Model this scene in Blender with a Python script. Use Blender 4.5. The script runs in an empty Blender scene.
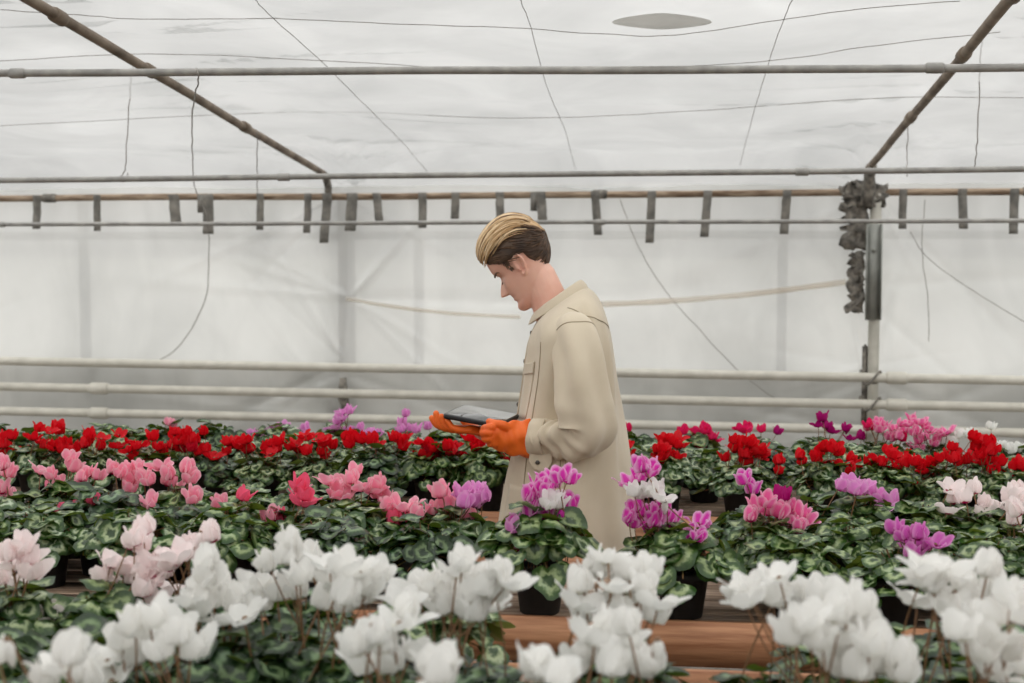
import bpy, bmesh, math, random
from mathutils import Vector, Matrix, noise as mnoise
PI = math.pi
sc = bpy.context.scene
COL = sc.collection
rnd = random.Random(7)

# ------------------------------------------------------------------ camera
FPX, CX, CY = 1400.0, 512.0, 341.5
EYE = 1.68
YAW = math.atan(173 / FPX)
PITCH = math.atan((CY - 250) / FPX)
cam_d = bpy.data.cameras.new('camera')
cam = bpy.data.objects.new('camera', cam_d); COL.objects.link(cam)
cam.location = (0, 0, EYE)
cam.rotation_euler = (PI / 2 - PITCH, 0, YAW)
cam_d.sensor_width = 36; cam_d.lens = FPX / 1024 * 36
cam_d.dof.use_dof = True; cam_d.dof.focus_distance = 3.75; cam_d.dof.aperture_fstop = 3.6
cam_d.clip_start = 0.05
sc.camera = cam
CR = cam.rotation_euler.to_matrix()

def at(px, py, Y):
    """the point of the plane y = Y that is seen at photo position (px, py)"""
    d = CR @ Vector(((px - CX) / FPX, -(py - CY) / FPX, -1))
    return Vector((0, 0, EYE)) + d * (Y / d.y)

# ------------------------------------------------------------------ mesh helpers
class MB:
    def __init__(s): s.v = []; s.f = []; s.uv = []; s.mi = []; s.hasuv = False
    def add(s, vs, fs, mi=0, uvs=None):
        o = len(s.v); s.v += [tuple(v) for v in vs]
        s.uv += (uvs if uvs else [(0, 0)] * len(vs)); s.hasuv |= bool(uvs)
        for f in fs: s.f.append(tuple(i + o for i in f)); s.mi.append(mi)
    def mesh(s, name, mats, smooth=True):
        me = bpy.data.meshes.new(name); me.from_pydata(s.v, [], s.f); me.validate(clean_customdata=False)
        for m in mats: me.materials.append(m)
        if len(me.polygons) == len(s.f):
            me.polygons.foreach_set('material_index', s.mi)
        me.polygons.foreach_set('use_smooth', [smooth] * len(me.polygons))
        if s.hasuv:
            l = me.uv_layers.new(name='UVMap')
            for lp in me.loops: l.data[lp.index].uv = s.uv[lp.vertex_index]
        me.update(); return me
    def box(s, c, d, mi=0, rot=None, bev=0.0):
        bm = bmesh.new(); bmesh.ops.create_cube(bm, size=1)
        bmesh.ops.scale(bm, vec=d, verts=bm.verts)
        if bev: bmesh.ops.bevel(bm, geom=bm.edges[:], offset=bev, segments=2, affect='EDGES')
        M = Matrix.Translation(c) @ (rot.to_4x4() if rot else Matrix())
        bm.transform(M)
        bm.verts.index_update()
        s.add([v.co[:] for v in bm.verts], [[v.index for v in f.verts] for f in bm.faces], mi); bm.free()
    def tube(s, pts, rad, n=8, mi=0, cap=True, up=None, flat=None, uv=False, disp=None):
        """pts list of Vectors, rad number / list of radii or (a,b) pairs"""
        pts = [Vector(p) for p in pts]; m = len(pts)
        if not isinstance(rad, (list, tuple)): rad = [rad] * m
        T = []
        for i in range(m):
            t = (pts[min(i + 1, m - 1)] - pts[max(i - 1, 0)]); T.append(t.normalized() if t.length > 1e-9 else Vector((0, 0, 1)))
        u = Vector(up) if up else (Vector((0, 0, 1)) if abs(T[0].z) < .9 else Vector((0, 1, 0)))
        vs = []; uvs = []
        for i in range(m):
            u = (u - T[i] * u.dot(T[i])).normalized(); w = T[i].cross(u)
            r = rad[i]; a, b = r if isinstance(r, (tuple, list)) else (r, r)
            for k in range(n):
                th = 2 * PI * k / n
                p = pts[i] + u * (a * math.cos(th)) + w * (b * math.sin(th))
                if disp: p = p + (p - pts[i]).normalized() * disp(i / (m - 1), th, p)
                vs.append(p); uvs.append((i / (m - 1), k / n))
        fs = [(i * n + k, i * n + (k + 1) % n, (i + 1) * n + (k + 1) % n, (i + 1) * n + k) for i in range(m - 1) for k in range(n)]
        if cap: fs += [tuple(range(n))[::-1], tuple((m - 1) * n + k for k in range(n))]
        s.add(vs, fs, mi, uvs if uv else None)
    def loft(s, rings, mi=0, cap=True):
        n = len(rings[0]); vs = [p for r in rings for p in r]; m = len(rings)
        fs = [(i * n + k, i * n + (k + 1) % n, (i + 1) * n + (k + 1) % n, (i + 1) * n + k) for i in range(m - 1) for k in range(n)]
        if cap: fs += [tuple(range(n))[::-1], tuple((m - 1) * n + k for k in range(n))]
        s.add(vs, fs, mi)
    def ball(s, c, r, mi=0, seg=12, rings=8, M=None):
        rx = r if isinstance(r, (tuple, list)) else (r, r, r)
        vs = []; 
        for i in range(rings + 1):
            ph = PI * i / rings
            for k in range(seg):
                th = 2 * PI * k / seg
                p = Vector((rx[0] * math.sin(ph) * math.cos(th), rx[1] * math.sin(ph) * math.sin(th), rx[2] * math.cos(ph)))
                if M: p = M @ p
                vs.append(Vector(c) + p)
        fs = [(i * seg + k, (i + 1) * seg + k, (i + 1) * seg + (k + 1) % seg, i * seg + (k + 1) % seg) for i in range(rings) for k in range(seg)]
        s.add(vs, fs, mi)

def props(o, label=None, cat=None, group=None, kind=None):
    if label: o['label'] = label
    if cat: o['category'] = cat
    if group: o['group'] = group
    if kind: o['kind'] = kind
    return o
def link(name, me, parent=None):
    o = bpy.data.objects.new(name, me); COL.objects.link(o)
    if parent: o.parent = parent
    return o
def build(name, mb, mats, parent=None, smooth=True):
    if not isinstance(mats, (list, tuple)): mats = [mats]
    o = link(name, mb.mesh(name, mats, smooth), None)
    if parent:
        o.parent = parent
        if parent.matrix_world != Matrix() or parent.location.length > 0:
            o.matrix_parent_inverse = Matrix.Translation(-parent.location)
    return o
def empty(name, loc, label, cat, group=None):
    o = link(name, None); o.location = loc; o.empty_display_size = .05
    return props(o, label, cat, group)
def sm(a, b, x):
    t = max(0, min(1, (x - a) / (b - a))); return t * t * (3 - 2 * t)
def g(x, s): return math.exp(-(x / s) ** 2)
def catmull(P, n):
    """resample a list of tuples smoothly with n steps per span"""
    out = []; m = len(P)
    for i in range(m - 1):
        p0, p1, p2, p3 = P[max(i - 1, 0)], P[i], P[i + 1], P[min(i + 2, m - 1)]
        for k in range(n):
            t = k / n
            out.append(tuple(.5 * (2 * b + (c - a) * t + (2 * a - 5 * b + 4 * c - d) * t * t + (-a + 3 * b - 3 * c + d) * t ** 3) for a, b, c, d in zip(p0, p1, p2, p3)))
    out.append(tuple(P[-1])); return out

# ------------------------------------------------------------------ materials
def lin(r, g_, b):
    f = lambda c: (c / 255 / 12.92) if c / 255 <= .04045 else ((c / 255 + .055) / 1.055) ** 2.4
    return (f(r), f(g_), f(b), 1)
def mat(name):
    m = bpy.data.materials.new(name); m.use_nodes = True; nt = m.node_tree; nt.nodes.clear()
    return m, nt, (lambda t, **k: _nd(nt, t, k))
def _nd(nt, t, k):
    n = nt.nodes.new(t)
    for a, b in k.items():
        if a.startswith('i_'): n.inputs[a[2:].replace('_', ' ')].default_value = b
        else: setattr(n, a, b)
    return n
def ramp(nd, stops, interp='LINEAR'):
    r = nd('ShaderNodeValToRGB'); e = r.color_ramp.elements; r.color_ramp.interpolation = interp
    while len(e) < len(stops): e.new(.5)
    for x, (p, c) in zip(e, stops): x.position = p; x.color = c
    return r
def plain(name, c1, c2=None, rough=.6, metal=0, scale=30, bump=0.0, bscale=200, stretch=None, spec=.5, coords='Object', sheen=0):
    m, nt, nd = mat(name); L = nt.links.new
    p = nd('ShaderNodeBsdfPrincipled'); o = nd('ShaderNodeOutputMaterial'); L(p.outputs[0], o.inputs[0])
    p.inputs['Roughness'].default_value = rough; p.inputs['Metallic'].default_value = metal
    p.inputs['Specular IOR Level'].default_value = spec
    if sheen: p.inputs['Sheen Weight'].default_value = sheen
    tc = nd('ShaderNodeTexCoord'); mp = nd('ShaderNodeMapping'); L(tc.outputs[coords], mp.inputs[0])
    if stretch: mp.inputs['Scale'].default_value = stretch
    n = nd('ShaderNodeTexNoise'); n.inputs['Scale'].default_value = scale; n.inputs['Detail'].default_value = 6; L(mp.outputs[0], n.inputs[0])
    r = ramp(nd, [(.35, c1), (.65, c2 or c1)]); L(n.outputs[0], r.inputs[0]); L(r.outputs[0], p.inputs['Base Color'])
    if bump:
        b = nd('ShaderNodeTexNoise'); b.inputs['Scale'].default_value = bscale; b.inputs['Detail'].default_value = 4; L(mp.outputs[0], b.inputs[0])
        bp = nd('ShaderNodeBump'); bp.inputs['Strength'].default_value = bump; bp.inputs['Distance'].default_value = .004
        L(b.outputs[0], bp.inputs['Height']); L(bp.outputs[0], p.inputs['Normal'])
    return m

def film_mat(name, base, dirt, transp, sc1, stretch, dirt_amt=.5):
    m, nt, nd = mat(name); L = nt.links.new
    o = nd('ShaderNodeOutputMaterial'); tc = nd('ShaderNodeTexCoord'); mp = nd('ShaderNodeMapping'); L(tc.outputs['Object'], mp.inputs[0])
    mp.inputs['Scale'].default_value = stretch
    n1 = nd('ShaderNodeTexNoise'); n1.inputs['Scale'].default_value = sc1; n1.inputs['Detail'].default_value = 8; n1.inputs['Distortion'].default_value = .8; L(mp.outputs[0], n1.inputs[0])
    n2 = nd('ShaderNodeTexNoise'); n2.inputs['Scale'].default_value = 1.1; n2.inputs['Detail'].default_value = 5; L(tc.outputs['Object'], n2.inputs[0])
    r1 = ramp(nd, [(.38, dirt), (.62, base)]); L(n1.outputs[0], r1.inputs[0])
    r2 = ramp(nd, [(.3, dirt), (.6, base)]); L(n2.outputs[0], r2.inputs[0])
    mx = nd('ShaderNodeMix', data_type='RGBA'); mx.inputs[0].default_value = dirt_amt; L(r1.outputs[0], mx.inputs[6]); L(r2.outputs[0], mx.inputs[7])
    # fine creases in the plastic
    w = nd('ShaderNodeTexNoise'); w.noise_type = 'RIDGED_MULTIFRACTAL'; w.inputs['Scale'].default_value = sc1 * .9; w.inputs['Detail'].default_value = 4; w.inputs['Distortion'].default_value = 1.2; L(mp.outputs[0], w.inputs[0])
    bp = nd('ShaderNodeBump'); bp.inputs['Strength'].default_value = .8; bp.inputs['Distance'].default_value = .03; L(w.outputs[0], bp.inputs['Height'])
    df = nd('ShaderNodeBsdfDiffuse'); tl = nd('ShaderNodeBsdfTranslucent'); gl = nd('ShaderNodeBsdfGlossy'); tr = nd('ShaderNodeBsdfTransparent')
    gl.inputs['Roughness'].default_value = .28
    for x in (df, tl, gl): L(bp.outputs[0], x.inputs['Normal'])
    L(mx.outputs[2], df.inputs[0]); L(mx.outputs[2], tl.inputs[0])
    tm = nd('ShaderNodeMix', data_type='RGBA'); tm.inputs[0].default_value = .5; L(mx.outputs[2], tm.inputs[6]); tm.inputs[7].default_value = (1, 1, 1, 1); L(tm.outputs[2], tr.inputs[0])
    a = nd('ShaderNodeMixShader'); fr = ramp(nd, [(.25, (.40,) * 3 + (1,)), (.75, (.72,) * 3 + (1,))]); L(w.outputs[0], fr.inputs[0]); L(fr.outputs[0], a.inputs[0]); L(df.outputs[0], a.inputs[1]); L(tl.outputs[0], a.inputs[2])
    b = nd('ShaderNodeMixShader'); b.inputs[0].default_value = .10; L(a.outputs[0], b.inputs[1]); L(gl.outputs[0], b.inputs[2])
    c = nd('ShaderNodeMixShader'); c.inputs[0].default_value = transp; L(b.outputs[0], c.inputs[1]); L(tr.outputs[0], c.inputs[2])
    L(c.outputs[0], o.inputs[0]); return m

def petal_mat(name, throat, body, edge=None, tpos=(.06, .22)):
    m, nt, nd = mat('petal_' + name); L = nt.links.new
    o = nd('ShaderNodeOutputMaterial'); uv = nd('ShaderNodeUVMap'); sp = nd('ShaderNodeSeparateXYZ'); L(uv.outputs[0], sp.inputs[0])
    n = nd('ShaderNodeTexNoise'); n.inputs['Scale'].default_value = 9; n.inputs['Detail'].default_value = 3; L(uv.outputs[0], n.inputs[0])
    ad = nd('ShaderNodeMath', operation='MULTIPLY_ADD'); ad.inputs[1].default_value = .16; L(n.outputs[0], ad.inputs[0]); L(sp.outputs[0], ad.inputs[2])
    r = ramp(nd, [(tpos[0] + .08, throat), (tpos[1] + .08, body), (1, body)]); L(ad.outputs[0], r.inputs[0]); colr = r.outputs[0]
    if edge:
        # uv.y runs 0 at the middle of the petal to 1 at its rim
        e1 = nd('ShaderNodeMath', operation='MAXIMUM'); L(sp.outputs[1], e1.inputs[0])
        e2 = nd('ShaderNodeMapRange'); e2.inputs[1].default_value = .72; e2.inputs[2].default_value = 1.0; L(sp.outputs[0], e2.inputs[0]); 
        L(e2.outputs[0], e1.inputs[1])
        er = ramp(nd, [(.30, (0, 0, 0, 1)), (1.0, (.85, .85, .85, 1))]); L(e1.outputs[0], er.inputs[0])
        mx = nd('ShaderNodeMix', data_type='RGBA'); L(er.outputs[0], mx.inputs[0]); L(colr, mx.inputs[6]); mx.inputs[7].default_value = edge; colr = mx.outputs[2]
    df = nd('ShaderNodeBsdfPrincipled'); df.inputs['Roughness'].default_value = .55; df.inputs['Specular IOR Level'].default_value = .3
    tl = nd('ShaderNodeBsdfTranslucent'); L(colr, df.inputs['Base Color']); L(colr, tl.inputs[0])
    a = nd('ShaderNodeMixShader'); a.inputs[0].default_value = .4; L(df.outputs[0], a.inputs[1]); L(tl.outputs[0], a.inputs[2])
    L(a.outputs[0], o.inputs[0]); return m

def leaf_mat(name, dark, silver, edge, under):
    m, nt, nd = mat(name); L = nt.links.new
    o = nd('ShaderNodeOutputMaterial'); uv = nd('ShaderNodeUVMap'); sp = nd('ShaderNodeSeparateXYZ'); L(uv.outputs[0], sp.inputs[0])
    tc = nd('ShaderNodeTexCoord')
    n = nd('ShaderNodeTexNoise'); n.inputs['Scale'].default_value = 75; n.inputs['Detail'].default_value = 6; n.inputs['Roughness'].default_value = .7; L(tc.outputs['Object'], n.inputs[0])
    ad = nd('ShaderNodeMath', operation='MULTIPLY_ADD'); ad.inputs[1].default_value = 1.0; L(n.outputs[0], ad.inputs[0]); L(sp.outputs[0], ad.inputs[2])
    r = ramp(nd, [(.40, dark), (.56, dark), (.68, silver), (.76, silver), (.90, edge), (1.0, dark)])
    # values are halved so that the ramp covers frac + noise up to about 1.3
    h = nd('ShaderNodeMath', operation='MULTIPLY'); h.inputs[1].default_value = .72; L(ad.outputs[0], h.inputs[0]); L(h.outputs[0], r.inputs[0])
    n2 = nd('ShaderNodeTexNoise'); n2.inputs['Scale'].default_value = 14; L(tc.outputs['Object'], n2.inputs[0])
    r2 = ramp(nd, [(.40, (.62, .66, .45, 1)), (.52, (1.0, .98, .80, 1)), (.62, (1.05, 1.05, 1.05, 1))]); L(n2.outputs[0], r2.inputs[0])
    mu = nd('ShaderNodeMix', data_type='RGBA', blend_type='MULTIPLY'); mu.inputs[0].default_value = 1; L(r.outputs[0], mu.inputs[6]); L(r2.outputs[0], mu.inputs[7])
    ge = nd('ShaderNodeNewGeometry'); mx = nd('ShaderNodeMix', data_type='RGBA'); L(ge.outputs['Backfacing'], mx.inputs[0]); L(mu.outputs[2], mx.inputs[6]); mx.inputs[7].default_value = under
    b = nd('ShaderNodeBsdfPrincipled'); b.inputs['Roughness'].default_value = .32; b.inputs['Specular IOR Level'].default_value = .5; L(mx.outputs[2], b.inputs['Base Color'])
    tl = nd('ShaderNodeBsdfTranslucent'); tl.inputs[0].default_value = lin(92, 120, 30)
    a = nd('ShaderNodeMixShader'); a.inputs[0].default_value = .16; L(b.outputs[0], a.inputs[1]); L(tl.outputs[0], a.inputs[2]); L(a.outputs[0], o.inputs[0])
    bp = nd('ShaderNodeBump'); bp.inputs['Strength'].default_value = .3; bp.inputs['Distance'].default_value = .003; L(n.outputs[0], bp.inputs['Height']); L(bp.outputs[0], b.inputs['Normal'])
    return m

M_ROOF = film_mat('roof_polythene_film', (.74, .745, .74, 1), (.50, .51, .505, 1), .56, 1.6, (1.1, .9, 1), .45)
M_WALL = film_mat('wall_polythene_film', (.86, .86, .845, 1), (.60, .605, .595, 1), .12, 1.5, (1.6, 1, .7), .6)
M_PIPE = plain('galvanized_pipe', lin(138, 136, 132), lin(166, 163, 158), .5, .3, 18, .15, 120)
M_WPIPE = plain('painted_heating_pipe', lin(196, 192, 180), lin(212, 208, 196), .45, 0, 12, .1, 90)
M_RUST = plain('rusty_purlin_steel', lin(104, 82, 62), lin(172, 152, 130), .7, .1, 16, .4, 60, (.5, 3, 3))
M_RAFT = plain('weathered_rafter_steel', lin(96, 82, 68), lin(144, 130, 114), .7, .1, 8, .5, 50)
M_STRAP = plain('grey_rubber_strap', lin(104, 102, 97), lin(140, 136, 128), .8, 0, 20, .4, 90)
M_TAPE = plain('dark_wrapping', lin(78, 75, 70), lin(146, 140, 130), .75, 0, 30, .8, 50)
M_POST = plain('weathered_post', lin(176, 173, 162), lin(198, 195, 184), .7, 0, 10, .4, 60)
M_CHAN = plain('galvanized_channel', lin(150, 152, 146), lin(172, 173, 167), .5, .4, 10, .2, 60)
M_POSTOUT = plain('outer_post_steel', lin(96, 94, 88), lin(120, 118, 110), .7, 0, 10)
M_WIRE = plain('thin_wire', lin(120, 116, 110), lin(140, 134, 128), .5, 0, 20)
M_TAPEBAND = film_mat('yellowed_repair_tape', (.92, .88, .82, 1), (.86, .80, .72, 1), .68, 3, (1, 1, 1), .5)
M_WOODTOP = plain('weathered_bench_board', lin(132, 108, 90), lin(186, 160, 138), .75, 0, 6, .5, 40, (.8, 22, 8))
M_WOODLIP = plain('orange_brown_bench_board', lin(150, 98, 66), lin(190, 138, 100), .6, 0, 5, .3, 40, (1, 12, 16))
M_POT = plain('black_plastic_pot', lin(22, 22, 23), lin(32, 32, 33), .55, 0, 20)
M_SOIL = plain('potting_soil', lin(34, 24, 18), lin(58, 44, 34), .95, 0, 120, 1, 300)
M_FLOOR = plain('greenhouse_floor', lin(84, 78, 70), lin(126, 120, 112), .9, 0, 8, .5, 60)
M_GROUND = plain('outdoor_ground', lin(158, 158, 152), lin(182, 181, 174), .95, 0, 3, .3, 20)
M_STEM = plain('flower_stem', lin(112, 84, 56), lin(136, 98, 68), .5, 0, 40)
M_PETIOLE = plain('leaf_stalk', lin(104, 92, 46), lin(120, 74, 52), .5, 0, 30)
LEAFS = [leaf_mat('cyclamen_leaf_silver', lin(46, 74, 38), lin(176, 190, 162), lin(66, 96, 46), lin(132, 142, 66)),
         leaf_mat('cyclamen_leaf_green', lin(44, 74, 32), lin(160, 178, 138), lin(62, 92, 38), lin(130, 138, 56)),
         leaf_mat('cyclamen_leaf_dark', lin(28, 52, 30), lin(120, 144, 112), lin(38, 66, 36), lin(104, 116, 52))]
PET = {
 'white': petal_mat('white', lin(236, 234, 222), lin(246, 245, 242)),
 'blush': petal_mat('blush', lin(184, 24, 88), lin(253, 241, 240), None, (.10, .24)),
 'pink': petal_mat('pink', lin(196, 24, 84), lin(250, 158, 184), lin(252, 206, 214), (.12, .42)),
 'rose': petal_mat('rose', lin(196, 20, 76), lin(248, 104, 138), None, (.1, .35)),
 'purple': petal_mat('purple', lin(186, 8, 128), lin(226, 60, 184), lin(250, 218, 242), (.1, .4)),
 'lilac': petal_mat('lilac', lin(186, 30, 140), lin(232, 148, 214), lin(242, 186, 226), (.1, .4)),
 'orchid': petal_mat('orchid', lin(160, 10, 110), lin(214, 100, 190), lin(232, 166, 214), (.1, .4)),
 'candy': petal_mat('candy', lin(206, 30, 110), lin(240, 110, 172), lin(252, 208, 224), (.15, .5)),
 'red': petal_mat('red', lin(140, 0, 16), lin(222, 14, 32), None, (.1, .4)),
 'crimson': petal_mat('crimson', lin(120, 0, 24), lin(196, 10, 40), None, (.1, .4)),
 'hotpink': petal_mat('hotpink', lin(160, 0, 60), lin(232, 34, 104), None, (.1, .4)),
 'magenta': petal_mat('magenta', lin(120, 0, 70), lin(178, 16, 116), None, (.1, .4)),
}
SHADE_NAME = {'white': 'white', 'blush': 'blush pink', 'pink': 'pink', 'rose': 'rose pink', 'purple': 'purple and white', 'lilac': 'lilac', 'orchid': 'orchid purple',
              'candy': 'candy pink', 'red': 'red', 'crimson': 'crimson', 'hotpink': 'hot pink', 'magenta': 'magenta'}

# ------------------------------------------------------------------ setting
W = 7.4                                   # the long film wall
def grid_obj(name, fn, nu, nv, m, smooth=True, **kw):
    mb = MB(); vs = [fn(i / nu, j / nv) for j in range(nv + 1) for i in range(nu + 1)]
    fs = [(j * (nu + 1) + i, j * (nu + 1) + i + 1, (j + 1) * (nu + 1) + i + 1, (j + 1) * (nu + 1) + i) for j in range(nv) for i in range(nu)]
    mb.add(vs, fs); o = build(name, mb, m); props(o, **kw); return o
def ns(x, y, z=0): return mnoise.noise(Vector((x, y, z)))
grid_obj('floor', lambda u, v: (-7 + 12 * u, -2 + 9.4 * v, .004 * ns(u * 30, v * 30)), 60, 40, M_FLOOR, kind='structure')
grid_obj('ground', lambda u, v: (-150 + 300 * u, W + .6 + 300 * v, -.1 + .05 * ns(u * 40, v * 20)), 60, 40, M_GROUND, kind='structure')

postL = at(341, 300, W - .05).x; postR = at(872, 300, W - .05).x
EAVE = at(606, 194, W - .1).z
nodes = [(postL, EAVE), (postL, 1.08), (postR, EAVE), (postR, 1.08), (postL, .75), (postR, .75), (postL + .05, 1.42), (postL - 2.8, EAVE), (postR + 2.8, EAVE), (postL - 2.8, 1.05), (postR + 2.8, 1.05)]
creases = []
for nx, nz in nodes:
    for k in range(9):
        a = rnd.uniform(0, 2 * PI); creases.append((nx, nz, math.cos(a), math.sin(a), rnd.uniform(.5, 1.6), rnd.uniform(.010, .024), rnd.choice((-1, 1)) * rnd.uniform(.008, .020)))
creases += [(postL + .1, 1.43, 1, -.02, 2.8, .03, .014), (postR - 2.0, 1.40, 1, .07, 1.9, .03, .014), (postR + .05, 1.5, 1, .05, 1.5, .03, .010), (postL, 1.02, 1, -.35, 1.6, .02, .014), (postL, 1.02, -1, -.35, 1.6, .02, .014), (postR, 1.02, 1, -.4, 1.2, .02, .014), (postR, 1.02, -1, -.4, 1.2, .02, .014), (postR, 1.4, 1, -.9, 1.0, .02, .012)]
creases = [(a, b, c / math.hypot(c, d), d / math.hypot(c, d), e, f, h) for a, b, c, d, e, f, h in creases]
def wall_y(x, z):
    d = .012 * ns(x * 1.3, z * 1.7) + .006 * ns(x * 4 + 9, z * 2.5)
    for nx, nz, dx, dz, ln, wd, h in creases:
        ux, uz = x - nx, z - nz; t = ux * dx + uz * dz
        if 0 < t < ln:
            s = abs(ux * dz - uz * dx); w = wd * (.6 + t * .9)
            if s < 3 * w: d += h * g(s, w) * (1 - t / ln) * sm(0, .08, t)
    return W + d
grid_obj('wall_back', lambda u, v: (lambda x, z: (x, wall_y(x, z), z))(-6.5 + 11 * u, -.05 + (EAVE + .105) * v), 620, 130, M_WALL, kind='structure')

M_PATCH = film_mat('patch_polythene_film', (.74, .73, .70, 1), (.60, .59, .56, 1), .5, 4, (1, 1, 1), .5)
M_SKIRT = film_mat('skirt_polythene_film', (.66, .655, .63, 1), (.44, .44, .42, 1), .06, 2.2, (1.6, 1, .7), .6)
skz = at(606, 372, W).z
grid_obj('wall_skirt', lambda u, v: (lambda x, z: (x, wall_y(x, z) - .012, z))(-6.5 + 11 * u, -.04 + (skz + .04) * v), 420, 60, M_SKIRT, kind='structure')
# roof film rises from the eave towards the camera
R0 = at(325, 178, W - .25); RL1 = at(30, 0, 1); 
def raft(pxb, pyb, pxt, pyt, Yb):
    b = at(pxb, pyb, Yb); lo, hi = 1.0, Yb
    for _ in range(50):
        mid = (lo + hi) / 2; p = at(pxt, pyt, mid)
        if abs(p.x) > abs(b.x): hi = mid
        else: lo = mid
    return b, at(pxt, pyt, (lo + hi) / 2)
rLb, rLt = raft(324, 174, 30, 0, W - .15)
rRb, rRt = raft(868, 168, 1010, 0, W - .15)
slope = max((rLt.z - rLb.z) / (rLb.y - rLt.y), (rRt.z - rRb.z) / (rRb.y - rRt.y)) + .004
print('SLOPES', (rLt.z - rLb.z) / (rLb.y - rLt.y), (rRt.z - rRb.z) / (rRb.y - rRt.y), EAVE, rLb, rLt, rRb, rRt)
def rafter_z(y): return EAVE + .06 + slope * (W - y)
rcre = []
for k in range(60):
    side = rnd.choice((postL, postR)); y0 = rnd.uniform(3.5, W)
    rcre.append((side, y0, rnd.choice((-1, 1)), rnd.uniform(-.55, .25), rnd.uniform(.5, 1.7), rnd.uniform(.012, .028), rnd.choice((-1, 1)) * rnd.uniform(.012, .030)))
for side in (postL, postR):
    for k in range(20):
        a = PI * (k + rnd.random()) / 20; rcre.append((side, W - .05, math.cos(a), -.02 - .8 * math.sin(a), rnd.uniform(.5, 1.5), rnd.uniform(.012, .022), rnd.choice((-1, 1)) * rnd.uniform(.02, .04)))
for k in range(22):
    rcre.append((rnd.uniform(-4, 2.5), W, rnd.uniform(-.5, .5), -1, rnd.uniform(.4, 1.6), rnd.uniform(.012, .022), rnd.uniform(-.014, .014)))
rcre = [(a, b, c / math.hypot(c, d), d / math.hypot(c, d), e, f, h) for a, b, c, d, e, f, h in rcre]
def roof_z(x, y):
    u = ((x - postL) / (postR - postL)) % 1.0
    z = EAVE + .045 + .13 * sm(0, .35, W - y) + slope * (W - y) - .05 * math.sin(PI * u) * sm(0, 1.0, W - y) + .018 * ns(x * 1.2, y * .8, 3) + .010 * ns(x * 1.5, y * 5, 7) + .022 * ns(x * 5, y * 1.5, 11) * g(W - .2 - y, .3)
    for nx, ny, dx, dy, ln, wd, h in rcre:
        ux, uy = x - nx, y - ny; t = ux * dx + uy * dy
        if 0 < t < ln:
            s = abs(ux * dy - uy * dx); w = wd * (.6 + t * .8)
            if s < 3 * w: z += h * g(s, w) * (1 - t / ln) * sm(0, .1, t)
    return z
grid_obj('ceiling', lambda u, v: (lambda x, y: (x, y, roof_z(x, y)))(-6.5 + 11 * u, 1.5 + (W + .03 - 1.5) * v), 420, 230, M_ROOF, kind='structure')
grid_obj('ceiling', lambda u, v: (lambda x, y: (x, y, roof_z(x, y)))(-6.5 + 11 * u, -2 + 3.5 * v), 60, 20, M_ROOF, kind='structure')

grid_obj('wall_front', lambda u, v: (-6.5 + 11 * u, -2.0, -.05 + 3.2 * v), 20, 8, M_WALL, kind='structure')
# ------------------------------------------------------------------ pipes, rafters, posts, straps, wires
def line_obj(name, a, b, r, m, label, cat, group=None, wob=0, seg=24, couplings=(), cm=None, n=14):
    e = empty(name, ((a[0] + b[0]) / 2, (a[1] + b[1]) / 2, (a[2] + b[2]) / 2), label, cat, group)
    mb = MB(); sd = rnd.random() * 50; pts = []
    for i in range(seg + 1):
        t = i / seg; p = Vector(a).lerp(Vector(b), t)
        p += Vector((0, wob * ns(t * 7, sd), wob * ns(t * 7, sd + 9))); pts.append(p)
    mb.tube(pts, r, n); build('pipe_length' if 'pipe' in name else 'tube', mb, m, e)
    d = (Vector(b) - Vector(a)).normalized()
    for t in couplings:
        c = MB(); p = Vector(a).lerp(Vector(b), t); ln = r * 2.2
        c.tube([p - d * ln, p - d * ln * .8, p + d * ln * .8, p + d * ln], [r * 1.1, r * 1.35, r * 1.35, r * 1.1], n); build('coupling', c, cm or m, e)
    return e
def hp(name, yl, yr, Y, r, m, label, cat, group=None, X0=-420, X1=1330, **kw):
    a = at(X0, yl + (yr - yl) * X0 / 1024, Y); b = at(X1, yl + (yr - yl) * X1 / 1024, Y)
    return line_obj(name, a, b, r, m, label, cat, group, **kw)
hp('overhead_pipe', 73.5, 67.5, 4.4, .0125, M_PIPE, 'thick grey overhead pipe, highest and nearest of the three across the roof', 'pipe', wob=.004, couplings=(.28, .80))
hp('overhead_pipe', 180, 169.5, 5.6, .0120, M_PIPE, 'middle grey overhead pipe crossing just above the rusty purlin', 'pipe', wob=.004, couplings=(.44, .73))
hp('overhead_pipe', 224.5, 220.5, 6.7, .0105, M_PIPE, 'lowest thin grey overhead pipe crossing in front of the hanging straps', 'pipe', wob=.004, couplings=(.27, .62))
hp('heating_pipe', 361, 380.5, 7.12, .0235, M_WPIPE, 'pale painted heating pipe, topmost of the three along the film wall', 'pipe', 'heating pipes along the film wall', couplings=(.21, .78))
hp('heating_pipe', 386.5, 407.5, 7.12, .0235, M_WPIPE, 'pale painted heating pipe, middle of the three along the film wall', 'pipe', 'heating pipes along the film wall', couplings=(.33, .78))
hp('heating_pipe', 411, 433, 7.12, .0235, M_WPIPE, 'pale painted heating pipe, lowest of the three, just above the flowers', 'pipe', 'heating pipes along the film wall', couplings=(.33,))
hp('eave_purlin', 198.5, 191.5, W - .06, .018, M_RUST, 'rusty brown eave purlin running between roof film and wall film', 'purlin', wob=.01, couplings=(.3, .62, .85), cm=M_TAPE)
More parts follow.
